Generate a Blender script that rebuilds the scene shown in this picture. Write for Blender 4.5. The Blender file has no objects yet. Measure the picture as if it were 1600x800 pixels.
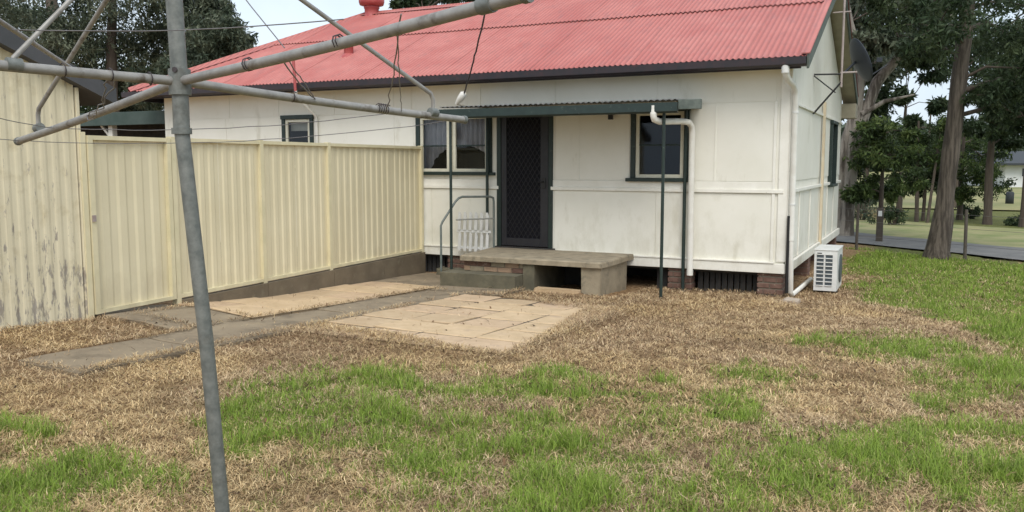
import bpy, bmesh, math, random
import numpy as np
from mathutils import Vector, Matrix, noise as mnoise
random.seed(7); rng = np.random.default_rng(7)
R = math.radians
scene = bpy.context.scene
col = scene.collection

# ------------------------------------------------------------------ camera
cam_d = bpy.data.cameras.new("camera"); cam = bpy.data.objects.new("camera", cam_d); col.objects.link(cam)
cam.location = (0, 0, 1.65)
cam.rotation_euler = (math.pi/2 - .1021, 0, .4606)
cam_d.sensor_width = 36; cam_d.lens = 1315.1/1600*36
cam_d.shift_y = -11.4/1600
cam_d.clip_start = .05; cam_d.clip_end = 2000
scene.camera = cam
# ------------------------------------------------------------------ sky and sun (overcast)
SUN_EL, SUN_AZ = 50, 152          # azimuth clockwise from +Y
world = bpy.data.worlds.new("World"); scene.world = world; world.use_nodes = True
nt = world.node_tree; nt.nodes.clear()
o_ = nt.nodes.new("ShaderNodeOutputWorld"); bg = nt.nodes.new("ShaderNodeBackground")
sky = nt.nodes.new("ShaderNodeTexSky"); sky.sky_type = 'NISHITA'; sky.sun_disc = False
sky.sun_elevation = R(SUN_EL); sky.sun_rotation = R(SUN_AZ); sky.dust_density = 3; sky.air_density = 1.2
mx = nt.nodes.new("ShaderNodeMixRGB"); mx.inputs[0].default_value = .85
tc = nt.nodes.new("ShaderNodeTexCoord"); nz = nt.nodes.new("ShaderNodeTexNoise"); nz.inputs["Scale"].default_value = 2.2; nz.inputs["Detail"].default_value = 6
cr = nt.nodes.new("ShaderNodeValToRGB")
cr.color_ramp.elements[0].position = .3; cr.color_ramp.elements[0].color = (3.6, 4.3, 5.1, 1)
cr.color_ramp.elements[1].position = .72; cr.color_ramp.elements[1].color = (6.4, 6.9, 7.3, 1)
nt.links.new(tc.outputs["Generated"], nz.inputs["Vector"]); nt.links.new(nz.outputs[0], cr.inputs[0])
nt.links.new(sky.outputs[0], mx.inputs[1]); nt.links.new(cr.outputs[0], mx.inputs[2])
nt.links.new(mx.outputs[0], bg.inputs[0]); bg.inputs[1].default_value = .10
nt.links.new(bg.outputs[0], o_.inputs[0])
sd = bpy.data.lights.new("sun", 'SUN'); sun = bpy.data.objects.new("sun", sd); col.objects.link(sun)
sd.energy = 1.1; sd.angle = R(35); sd.color = (1, .96, .9)
az = R(SUN_AZ)
sdir = Vector((math.sin(az)*math.cos(R(SUN_EL)), math.cos(az)*math.cos(R(SUN_EL)), math.sin(R(SUN_EL))))
sun.rotation_euler = sdir.to_track_quat('Z', 'Y').to_euler(); sun.location = (0, -5, 20)
scene.view_settings.view_transform = 'Standard'; scene.view_settings.look = 'None'
scene.view_settings.exposure = .98; scene.view_settings.gamma = 1

# ------------------------------------------------------------------ materials
def mat(name, c, rough=.7, metal=0, c2=None, scale=6, stretch=(1,1,1), bump=0, bscale=40, detail=5, lo=.35, hi=.65, spec=.5, c3=None, scale3=1.5, lo3=.55, hi3=.7, attr=None, stretch3=(1,1,1)):
    m = bpy.data.materials.new(name); m.use_nodes = True; n = m.node_tree; b = n.nodes["Principled BSDF"]
    b.inputs["Roughness"].default_value = rough; b.inputs["Metallic"].default_value = metal
    b.inputs["Specular IOR Level"].default_value = spec
    t = n.nodes.new("ShaderNodeTexCoord")
    def nois(sc, st, det=detail):
        mp = n.nodes.new("ShaderNodeMapping"); mp.inputs["Scale"].default_value = st
        q = n.nodes.new("ShaderNodeTexNoise"); q.inputs["Scale"].default_value = sc; q.inputs["Detail"].default_value = det
        q.inputs["Roughness"].default_value = .62
        n.links.new(t.outputs["Object"], mp.inputs[0]); n.links.new(mp.outputs[0], q.inputs["Vector"]); return q.outputs[0]
    def ramp(src, a, bb):
        r = n.nodes.new("ShaderNodeMapRange"); r.inputs[1].default_value = a; r.inputs[2].default_value = bb; n.links.new(src, r.inputs[0]); return r.outputs[0]
    def mix(f, a, bb):
        x = n.nodes.new("ShaderNodeMixRGB"); n.links.new(f, x.inputs[0])
        for i, v in ((1, a), (2, bb)):
            if isinstance(v, tuple): x.inputs[i].default_value = (*v, 1)
            else: n.links.new(v, x.inputs[i])
        return x.outputs[0]
    out = None
    if attr:
        at = n.nodes.new("ShaderNodeAttribute"); at.attribute_name = attr; out = at.outputs["Color"]
    elif c2: out = mix(ramp(nois(scale, stretch), lo, hi), c, c2)
    if c3: out = mix(ramp(nois(scale3, stretch3), lo3, hi3), out if out is not None else c, c3)
    if out is None: b.inputs["Base Color"].default_value = (*c, 1)
    else: n.links.new(out, b.inputs["Base Color"])
    if bump:
        bp = n.nodes.new("ShaderNodeBump"); bp.inputs["Strength"].default_value = bump; bp.inputs["Distance"].default_value = .01
        n.links.new(nois(bscale, (1,1,1)), bp.inputs["Height"]); n.links.new(bp.outputs[0], b.inputs["Normal"])
    return m
M = {}
M['wall'] = mat('cream_paint', (.80,.78,.70), .55, c2=(.74,.72,.63), scale=1.1, bump=.08, bscale=60, c3=(.50,.47,.36), scale3=3.2, lo3=.60, hi3=.85, stretch3=(1,1,.35))
M['trim'] = mat('cream_trim', (.82,.80,.73), .5, c2=(.75,.73,.65), scale=5, bump=.1, c3=(.42,.38,.29), scale3=14, lo3=.66, hi3=.8)
M['eave'] = mat('tan_eave_lining', (.40,.36,.27), .6, c2=(.33,.295,.22), scale=5)
M['winframe'] = mat('sash_paint', (.66,.64,.52), .5, c2=(.56,.54,.43), scale=8)
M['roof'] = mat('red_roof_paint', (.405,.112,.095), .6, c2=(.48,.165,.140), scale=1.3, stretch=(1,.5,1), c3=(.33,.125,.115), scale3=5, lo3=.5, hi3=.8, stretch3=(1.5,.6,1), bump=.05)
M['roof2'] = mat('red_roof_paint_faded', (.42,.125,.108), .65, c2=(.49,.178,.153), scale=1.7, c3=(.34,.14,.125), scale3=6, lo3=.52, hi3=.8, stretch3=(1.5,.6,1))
def valley_shade(m):  # shading painted into the corrugation valleys so the ribs read more strongly
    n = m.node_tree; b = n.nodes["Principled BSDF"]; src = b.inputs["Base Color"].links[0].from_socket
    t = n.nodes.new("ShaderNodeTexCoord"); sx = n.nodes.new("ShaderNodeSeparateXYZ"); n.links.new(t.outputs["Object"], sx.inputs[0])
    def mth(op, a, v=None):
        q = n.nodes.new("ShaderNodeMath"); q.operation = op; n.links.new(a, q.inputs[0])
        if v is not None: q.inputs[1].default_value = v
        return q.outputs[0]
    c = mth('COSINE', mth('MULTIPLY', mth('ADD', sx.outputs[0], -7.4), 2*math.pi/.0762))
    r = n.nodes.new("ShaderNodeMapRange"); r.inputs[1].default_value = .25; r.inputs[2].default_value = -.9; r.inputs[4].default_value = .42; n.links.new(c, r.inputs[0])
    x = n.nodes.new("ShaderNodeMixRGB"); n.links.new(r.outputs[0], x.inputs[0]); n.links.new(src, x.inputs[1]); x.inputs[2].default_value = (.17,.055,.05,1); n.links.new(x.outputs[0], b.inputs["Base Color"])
valley_shade(M['roof']); valley_shade(M['roof2'])
M['vent'] = mat('dull_red_paint', (.36,.06,.06), .5, c2=(.42,.10,.09), scale=9)
M['gutter'] = mat('dark_gutter', (.020,.020,.025), .45, c2=(.038,.024,.028), scale=7, c3=(.10,.03,.03), scale3=6, lo3=.6, hi3=.8)
M['green'] = mat('dark_green_paint', (.009,.021,.018), .5, c2=(.015,.031,.026), scale=8, c3=(.10,.12,.10), scale3=22, lo3=.62, hi3=.8)
M['greyboard'] = mat('weathered_green_board', (.075,.095,.082), .7, c2=(.13,.15,.13), scale=12, bump=.15)
M['corr'] = mat('awning_sheet', (.045,.055,.055), .6, c2=(.16,.14,.12), scale=9)
M['door'] = mat('door_screen_frame', (.013,.013,.017), .5, c2=(.020,.020,.025), scale=9)
M['doormesh'] = mat('door_mesh', (.005,.005,.008), .7, spec=.2)
M['dark'] = mat('interior_dark', (.03,.028,.026), .9)
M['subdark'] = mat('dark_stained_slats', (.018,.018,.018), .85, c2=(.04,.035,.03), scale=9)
M['curtain'] = mat('lace_curtain', (.60,.58,.58), .9, c2=(.42,.41,.42), scale=18, stretch=(1,1,.3))
M['brick'] = mat('old_brick', (.12,.065,.048), .9, c2=(.17,.10,.075), scale=14, bump=.4, c3=(.42,.36,.28), scale3=20, lo3=.6, hi3=.75)
M['palebrick'] = mat('worn_pale_brick', (.36,.25,.165), .9, c2=(.27,.18,.12), scale=14, bump=.4)
M['mortar'] = mat('mortar', (.20,.17,.13), .95, c2=(.15,.125,.095), scale=20, bump=.4)
M['concrete'] = mat('weathered_concrete', (.34,.285,.20), .95, c2=(.24,.20,.138), scale=5, bump=.5, bscale=50, c3=(.13,.115,.085), scale3=7, lo3=.52, hi3=.75, detail=8)
M['concdark'] = mat('mossy_concrete', (.150,.135,.09), .95, c2=(.10,.09,.06), scale=5, bump=.5, bscale=60, c3=(.085,.08,.055), scale3=6, lo3=.5, hi3=.72, detail=8)
M['plinth'] = mat('earth_stained_sleeper', (.19,.15,.10), .95, c2=(.125,.098,.064), scale=4, bump=.6, bscale=50, c3=(.20,.165,.11), scale3=8, lo3=.52, hi3=.75, detail=8)
M['path'] = mat('old_path_concrete', (.285,.225,.15), .95, c2=(.205,.16,.108), scale=2.5, bump=.5, bscale=70, c3=(.135,.105,.07), scale3=3, lo3=.5, hi3=.72, detail=8)
M['paver'] = mat('sandstone_paver', (.57,.42,.26), .9, c2=(.47,.34,.20), scale=4, bump=.35, bscale=60, c3=(.37,.27,.19), scale3=3.2, lo3=.56, hi3=.8, detail=8)
M['paver2'] = mat('sandstone_paver_pinkish', (.54,.39,.25), .9, c2=(.45,.32,.20), scale=5, bump=.35, bscale=60, c3=(.34,.25,.18), scale3=4, lo3=.55, hi3=.8, detail=8)
M['paver3'] = mat('sandstone_paver_dusty', (.50,.37,.23), .9, c2=(.42,.30,.18), scale=3, bump=.35, bscale=60, c3=(.60,.46,.30), scale3=4, lo3=.55, hi3=.8, detail=8)
M['joint'] = mat('sandy_joint', (.13,.095,.06), .95, c2=(.08,.06,.04), scale=20, bump=.5)
M['fence'] = mat('cream_steel_sheet', (.70,.625,.43), .45, c2=(.65,.575,.385), scale=1.5, c3=(.55,.47,.31), scale3=5, lo3=.64, hi3=.9, stretch3=(1,1,.3))
M['fencepost'] = mat('cream_steel_post', (.71,.635,.425), .4, c2=(.62,.56,.36), scale=4, c3=(.42,.33,.2), scale3=18, lo3=.68, hi3=.85)
M['galv'] = mat('galvanised_steel', (.125,.135,.125), .5, .3, c2=(.215,.222,.205), scale=26, bump=.15, bscale=80, c3=(.09,.085,.07), scale3=9, lo3=.58, hi3=.75)
M['galvlight'] = mat('galvanised_arm', (.25,.24,.225), .5, .35, c2=(.34,.325,.30), scale=22, c3=(.11,.085,.065), scale3=12, lo3=.58, hi3=.74)
M['wire'] = mat('grey_wire', (.16,.15,.15), .5, .3)
M['cable'] = mat('black_cable', (.04,.03,.032), .6)
M['pvc'] = mat('white_pvc', (.78,.77,.72), .35, c2=(.68,.66,.60), scale=5, c3=(.45,.40,.3), scale3=7, lo3=.66, hi3=.82)
M['beige'] = mat('beige_conduit', (.62,.50,.34), .5, c2=(.66,.58,.43), scale=4)
M['white'] = mat('white_metal', (.72,.72,.70), .4, c2=(.64,.64,.61), scale=7)
M['black'] = mat('black_plastic', (.012,.012,.013), .45)
M['acgrille'] = mat('ac_fins', (.06,.075,.085), .5)
M['dish'] = mat('dark_grey_dish', (.016,.021,.03), .5, c2=(.026,.032,.042), scale=6)
M['pink'] = mat('primer_steel', (.42,.36,.34), .6, c2=(.30,.24,.22), scale=10)
M['bark_pale'] = mat('pale_gum_bark', (.30,.27,.23), .9, c2=(.09,.075,.06), scale=3, stretch=(2.5,2.5,.35), bump=1, bscale=20, lo=.46, hi=.58)
M['bark_dark'] = mat('dark_rough_bark', (.045,.036,.028), .95, c2=(.115,.095,.075), scale=5, stretch=(4,4,.35), lo=.42, hi=.6, bump=1, bscale=18)
M['bark_mid'] = mat('brown_bark', (.06,.045,.035), .95, c2=(.10,.08,.06), scale=6, stretch=(3,3,.4), bump=.6, bscale=22)
M['shedroof'] = mat('grey_shed_roof', (.055,.058,.062), .7, c2=(.08,.08,.085), scale=3)
M['carport'] = mat('carport_green', (.035,.06,.05), .7, c2=(.055,.08,.07), scale=3)
M['road'] = mat('asphalt', (.12,.12,.118), .9, c2=(.17,.165,.155), scale=3, bump=.3)
M['farwhite'] = mat('far_white_wall', (.72,.73,.72), .7, c2=(.66,.67,.66), scale=1)
M['fardark'] = mat('far_dark_roof', (.03,.035,.04), .7)
M['farglass'] = mat('far_window_glass', (.05,.06,.07), .2)
M['timber'] = mat('grey_timber_post', (.10,.085,.07), .95, c2=(.065,.055,.045), scale=10, bump=.4)
M['thatch'] = mat('blade_tint', (1,1,1), .85, attr='tint', spec=.15)
def leafmat(name):
    m = mat(name, (1,1,1), .6, attr='tint', spec=.25)
    n = m.node_tree; b = n.nodes["Principled BSDF"]; tr = n.nodes.new("ShaderNodeBsdfTranslucent"); ms = n.nodes.new("ShaderNodeMixShader")
    ms.inputs[0].default_value = .28; at = [x for x in n.nodes if x.type == 'ATTRIBUTE'][0]
    n.links.new(at.outputs["Color"], tr.inputs[0]); n.links.new(b.outputs[0], ms.inputs[1]); n.links.new(tr.outputs[0], ms.inputs[2])
    n.links.new(ms.outputs[0], n.nodes["Material Output"].inputs[0]); return m
M['leaf'] = leafmat('leaf_tint'); M['grass'] = leafmat('grass_tint')
def glassmat():
    m = bpy.data.materials.new('window_glass'); m.use_nodes = True; n = m.node_tree; n.nodes.clear()
    o = n.nodes.new("ShaderNodeOutputMaterial"); g = n.nodes.new("ShaderNodeBsdfGlossy"); g.inputs["Roughness"].default_value = .04; g.inputs[0].default_value = (.8,.85,.9,1)
    t = n.nodes.new("ShaderNodeBsdfTransparent"); t.inputs[0].default_value = (.80,.82,.84,1)
    f = n.nodes.new("ShaderNodeFresnel"); f.inputs[0].default_value = 1.5; s = n.nodes.new("ShaderNodeMixShader")
    n.links.new(f.outputs[0], s.inputs[0]); n.links.new(t.outputs[0], s.inputs[1]); n.links.new(g.outputs[0], s.inputs[2]); n.links.new(s.outputs[0], o.inputs[0]); return m
M['glass'] = glassmat()
def splash(m, z0, z1, c, st=(1.5,1.5,.7), sc=3.5):
    n = m.node_tree; b = n.nodes["Principled BSDF"]; src = b.inputs["Base Color"].links[0].from_socket
    t = n.nodes.new("ShaderNodeTexCoord"); mp = n.nodes.new("ShaderNodeMapping"); mp.inputs["Scale"].default_value = st
    q = n.nodes.new("ShaderNodeTexNoise"); q.inputs["Scale"].default_value = sc; q.inputs["Detail"].default_value = 8; q.inputs["Roughness"].default_value = .68
    n.links.new(t.outputs["Object"], mp.inputs[0]); n.links.new(mp.outputs[0], q.inputs["Vector"])
    sx = n.nodes.new("ShaderNodeSeparateXYZ"); n.links.new(t.outputs["Object"], sx.inputs[0])
    h = n.nodes.new("ShaderNodeMapRange"); h.inputs[1].default_value = z0; h.inputs[2].default_value = z1; h.inputs[3].default_value = .12; h.inputs[4].default_value = -.12
    n.links.new(sx.outputs[2], h.inputs[0]); ad = n.nodes.new("ShaderNodeMath"); ad.operation = 'ADD'; n.links.new(q.outputs[0], ad.inputs[0]); n.links.new(h.outputs[0], ad.inputs[1])
    r = n.nodes.new("ShaderNodeMapRange"); r.inputs[1].default_value = .50; r.inputs[2].default_value = .80; r.inputs[4].default_value = .42; n.links.new(ad.outputs[0], r.inputs[0])
    x = n.nodes.new("ShaderNodeMixRGB"); n.links.new(r.outputs[0], x.inputs[0]); n.links.new(src, x.inputs[1]); x.inputs[2].default_value = (*c, 1)
    n.links.new(x.outputs[0], b.inputs["Base Color"])
splash(M['wall'], .2, 1.5, (.47,.44,.32)); splash(M['trim'], .1, .9, (.40,.36,.26)); splash(M['fence'], .2, .6, (.45,.37,.24)); splash(M['fencepost'], .1, .5, (.38,.30,.19))
# peeling paint on the shed: shape-fixed wear, heavier near the ground
def peelmat():
    m = mat('peeling_cream_paint', (.69,.62,.44), .7, c2=(.63,.56,.39), scale=2.5, bump=.1, c3=(.46,.38,.22), scale3=6, lo3=.55, hi3=.85)
    n = m.node_tree; b = n.nodes["Principled BSDF"]; src = b.inputs["Base Color"].links[0].from_socket
    t = n.nodes.new("ShaderNodeTexCoord"); mp = n.nodes.new("ShaderNodeMapping"); mp.inputs["Scale"].default_value = (3, 9, 2.0)
    q = n.nodes.new("ShaderNodeTexNoise"); q.inputs["Scale"].default_value = 2.2; q.inputs["Detail"].default_value = 9; q.inputs["Roughness"].default_value = .7
    n.links.new(t.outputs["Object"], mp.inputs[0]); n.links.new(mp.outputs[0], q.inputs["Vector"])
    sx = n.nodes.new("ShaderNodeSeparateXYZ"); n.links.new(t.outputs["Object"], sx.inputs[0])
    h = n.nodes.new("ShaderNodeMapRange"); h.inputs[1].default_value = .05; h.inputs[2].default_value = 1.5; h.inputs[3].default_value = .085; h.inputs[4].default_value = -.045
    n.links.new(sx.outputs[2], h.inputs[0]); ad = n.nodes.new("ShaderNodeMath"); ad.operation = 'ADD'
    n.links.new(q.outputs[0], ad.inputs[0]); n.links.new(h.outputs[0], ad.inputs[1])
    r = n.nodes.new("ShaderNodeMapRange"); r.inputs[1].default_value = .575; r.inputs[2].default_value = .635; n.links.new(ad.outputs[0], r.inputs[0])
    q2 = n.nodes.new("ShaderNodeTexNoise"); q2.inputs["Scale"].default_value = 14; n.links.new(mp.outputs[0], q2.inputs["Vector"])
    g = n.nodes.new("ShaderNodeMixRGB"); g.inputs[1].default_value = (.38,.365,.32,1); g.inputs[2].default_value = (.25,.19,.13,1); n.links.new(q2.outputs[0], g.inputs[0])
    x = n.nodes.new("ShaderNodeMixRGB"); n.links.new(r.outputs[0], x.inputs[0]); n.links.new(src, x.inputs[1]); n.links.new(g.outputs[0], x.inputs[2])
    n.links.new(x.outputs[0], b.inputs["Base Color"]); return m
M['peel'] = peelmat()

# ------------------------------------------------------------------ helpers
def tag(o, label=None, cat=None, group=None, kind=None):
    if label: o['label'] = label
    if cat: o['category'] = cat
    if group: o['group'] = group
    if kind: o['kind'] = kind
    return o
def thing(name, loc, label, cat, group=None):
    o = bpy.data.objects.new(name, None); o.location = loc; o.empty_display_size = .1; col.objects.link(o)
    return tag(o, label, cat, group)
WL = {}
def wloc(o):
    v = Vector((0,0,0))
    while o is not None: v = v + o.location; o = o.parent
    return v
class MB:
    """collects shapes in world coordinates; build() links them as one mesh object"""
    def __init__(s): s.v = []; s.f = []; s.sm = []
    def add(s, vs, fs, smooth=False):
        k = len(s.v); s.v += [tuple(p) for p in vs]; s.f += [tuple(i+k for i in f) for f in fs]; s.sm += [smooth]*len(fs); return s
    def box(s, x0, x1, y0, y1, z0, z1, jig=0):
        if x0 > x1: x0, x1 = x1, x0
        if y0 > y1: y0, y1 = y1, y0
        if z0 > z1: z0, z1 = z1, z0
        e = min(.004, .2*min(x1-x0, y1-y0, z1-z0))
        bm = bmesh.new(); bmesh.ops.create_cube(bm, size=1)
        for v in bm.verts: v.co = Vector(((x0+x1)/2+v.co.x*(x1-x0), (y0+y1)/2+v.co.y*(y1-y0), (z0+z1)/2+v.co.z*(z1-z0)))
        if e > .0015: bmesh.ops.bevel(bm, geom=list(bm.edges), offset=e, segments=1, affect='EDGES')
        bm.verts.index_update()
        s.add([v.co+Vector([random.uniform(-jig,jig) for _ in range(3)]) if jig else v.co for v in bm.verts], [[v.index for v in f.verts] for f in bm.faces]); bm.free(); return s
    def beam(s, a, b, w, h, up=(0,0,1)):
        a, b = Vector(a), Vector(b); d = (b-a).normalized(); u = Vector(up)
        sd_ = d.cross(u).normalized(); u = sd_.cross(d).normalized()
        vs = [p + sd_*sx*w/2 + u*sz*h/2 for p in (a, b) for sx, sz in ((-1,-1),(1,-1),(1,1),(-1,1))]
        return s.add(vs, [(0,1,2,3),(7,6,5,4),(0,4,5,1),(1,5,6,2),(2,6,7,3),(3,7,4,0)])
    def tube(s, pts, r, n=8, caps=True, smooth=True):
        pts = [Vector(p) for p in pts]; rs = r if isinstance(r, (list, tuple)) else [r]*len(pts)
        vs = []; prev = None
        for i, p in enumerate(pts):
            d = (pts[min(i+1, len(pts)-1)]-pts[max(i-1, 0)]).normalized()
            if prev is None:
                a = d.orthogonal().normalized()
            else:
                a = (prev - d*prev.dot(d)).normalized()
            prev = a; b = d.cross(a)
            vs += [p + (a*math.cos(t)+b*math.sin(t))*rs[i] for t in [2*math.pi*k/n for k in range(n)]]
        fs = [(i*n+k, i*n+(k+1)%n, (i+1)*n+(k+1)%n, (i+1)*n+k) for i in range(len(pts)-1) for k in range(n)]
        s.add(vs, fs, smooth)
        if caps: s.add(vs[:n], [tuple(range(n))[::-1]]); s.add(vs[-n:], [tuple(range(n))])
        return s
    def prism(s, poly, axis, a, b):
        def P(p, t): return {'x': (t, p[0], p[1]), 'y': (p[0], t, p[1]), 'z': (p[0], p[1], t)}[axis]
        n = len(poly)
        return s.add([P(p, a) for p in poly]+[P(p, b) for p in poly], [tuple(range(n))[::-1], tuple(range(n, 2*n))]+[(i, (i+1)%n, n+(i+1)%n, n+i) for i in range(n)])
    def lathe(s, c, prof, n=20, ax=None):
        vs = [(c[0]+r*math.cos(2*math.pi*k/n), c[1]+r*math.sin(2*math.pi*k/n), c[2]+z) for r, z in prof for k in range(n)]
        fs = [(i*n+k, i*n+(k+1)%n, (i+1)*n+(k+1)%n, (i+1)*n+k) for i in range(len(prof)-1) for k in range(n)]
        return s.add(vs, fs, True)
    def build(s, name, m, parent=None, label=None, cat=None, group=None, kind=None):
        me = bpy.data.meshes.new(name); off = wloc(parent) if parent else Vector((0,0,0))
        if parent is None and kind is None and s.v:
            a = np.array(s.v); off = Vector((a[:,0].mean(), a[:,1].mean(), a[:,2].min()))
        me.from_pydata([(p[0]-off.x, p[1]-off.y, p[2]-off.z) for p in s.v], [], s.f)
        me.polygons.foreach_set('use_smooth', s.sm); me.materials.append(M[m] if isinstance(m, str) else m)
        me.validate(); bm = bmesh.new(); bm.from_mesh(me); bmesh.ops.recalc_face_normals(bm, faces=bm.faces); bm.to_mesh(me); bm.free()
        o = bpy.data.objects.new(name, me); col.objects.link(o)
        if parent: o.parent = parent
        else: o.location = off
        return tag(o, label, cat, group, kind)
def copyat(src, parent, dx):
    c = src.copy(); col.objects.link(c); c.parent = parent; c.location = src.location + Vector(dx); return c
def smooth(a, b, x):
    t = np.clip((x-a)/(b-a), 0, 1); return t*t*(3-2*t)
def g(X, Y):
    """height of the ground: falls gently from the yard to the house"""
    X = np.asarray(X, float); Y = np.asarray(Y, float)
    z = .15-.30*np.clip((Y-4)/7.5, 0, 1)
    return z + .085*smooth(-5.6, -6.9, X)*smooth(8, 5.8, Y)*smooth(0, 4, Y)
def gz(x, y): return float(g(x, y))
YC = 11.61; XC = -1.69; XL = -13.07; YB = 18.6; XE = -1.45; YE = 11.22; ZE = 2.97; TP = .463; YR = 15.1; XRL = -11.0; XHL = -13.6
def zroof(y): return ZE+TP*(y-YE) if y < YR else ZE+TP*(YR-YE)-TP*(y-YR)

# ------------------------------------------------------------------ ground
def green_blobs():
    return [(-3.56,4.07,.40,.67),(-3.63,3.79,.2,.5),(-3.49,4.63,.28,.32),(-2.27,3.8,.34,.45),(-2.4,4.85,.33,.32),(-1.42,3.8,.5,.67),(-1.04,3.5,.45,.55),
            (-3.05,3.45,.14,.32),(-3.62,2.39,.3,.38),(-4.48,2.83,.12,.17),(-.55,4.2,.29,.47),(-1.11,5.05,.3,.42),(.09,6.21,.22,.7),(-1.06,6.32,.28,.4),
            (-.06,8.2,.6,.6),(.6,7.27,.25,.7),(-2.3,5.3,.2,.28),(-.17,4.6,.33,.5),(.34,4.6,.35,.6),(-1.74,5.2,.25,.3),(-2.85,4.2,.25,.42),(-.84,8.0,.3,.25),(-1.9,4.3,.25,.3)]
PERM = rng.random((64,64))
def vnoise(x, y, s):
    x = x*s; y = y*s; xi = np.floor(x).astype(int); yi = np.floor(y).astype(int); fx = x-xi; fy = y-yi
    fx = fx*fx*(3-2*fx); fy = fy*fy*(3-2*fy); P = lambda a, b: PERM[a % 64, b % 64]
    return (P(xi,yi)*(1-fx)+P(xi+1,yi)*fx)*(1-fy)+(P(xi,yi+1)*(1-fx)+P(xi+1,yi+1)*fx)*fy
def fbm(x, y, s): return (vnoise(x,y,s)+.5*vnoise(x+7,y+3,s*2.1)+.25*vnoise(x+1,y+9,s*4.3))/1.75
def greenness(x, y):
    x = x+.34*(fbm(x+11, y+2, 2.4)-.5)*2; y = y+.5*(fbm(x+5, y+21, 1.9)-.5)*2; v = np.zeros_like(x)
    for bx, by, a, b in green_blobs():
        th = math.atan2(-bx, by); c, s = math.cos(th), math.sin(th)
        u = ((x-bx)*c+(y-by)*s)/a; w = (-(x-bx)*s+(y-by)*c)/b
        v = np.maximum(v, 1.15*np.exp(-(u*u+w*w)*.55))
    # lawn on the right beyond the dead strip
    lawn = smooth(-.15, .35, (y-9.6) + (x-.4)*1.9 + .5*(fbm(x, y, .9)-.5)*2)*smooth(-1.2, -.55, x - .0*(y) )
    lawn = np.maximum(lawn, smooth(13.8, 15.2, y)*smooth(-1.6, -.9, x))
    v = np.maximum(np.maximum(v, .34*smooth(6.2, 4.8, y)*smooth(-3.9, -3.2, x))*(.1+1.65*fbm(x, y, 3.2)), lawn*.95)
    v = np.maximum(v, smooth(21, 23, y+x)*.5)
    v = v*(1-.0*x)
    v += .25*(fbm(x+31, y, 2.2)-.5)*smooth(8, 5, y)
    return np.clip(v, 0, 1)
PAVED = [(-6.0,-5.3,3.85,9.5), (-5.3,-3.07,5.98,9.4), (-7.3,-6.0,6.3,9.9), (-6.8,-6.0,5.55,6.35), (-7.3,-4.9,9.5,11.5), (-3.05,-2.9,6.5,7.2)]
def paved(x, y):
    m = np.zeros(x.shape, bool)
    e = .17*(fbm(x, y, 3.4)-.48)+.03
    for a, b, c, d in PAVED[:5]:
        m |= (x > a+e) & (x < b-e) & (y > c+e) & (y < d-e)
    front = (x > -5.35) & (y < 6.46-.20*(x+5.3)+.22*(fbm(x, y, 2.6)-.5)) & (x < -2.9)
    m &= ~(front | ((x > -3.03-.15*(y-6.1)+.08*(fbm(x, y, 3.1)-.5)) & (x < -2.8)))
    cut = (y-9.5)+(x+5.28)*.38 > .12*(fbm(x, y, 3.5)-.5)*2   # far right corner is overgrown
    m &= ~((x > -5.1) & (y > 8.0) & cut & (y < 9.6))
    return m
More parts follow.
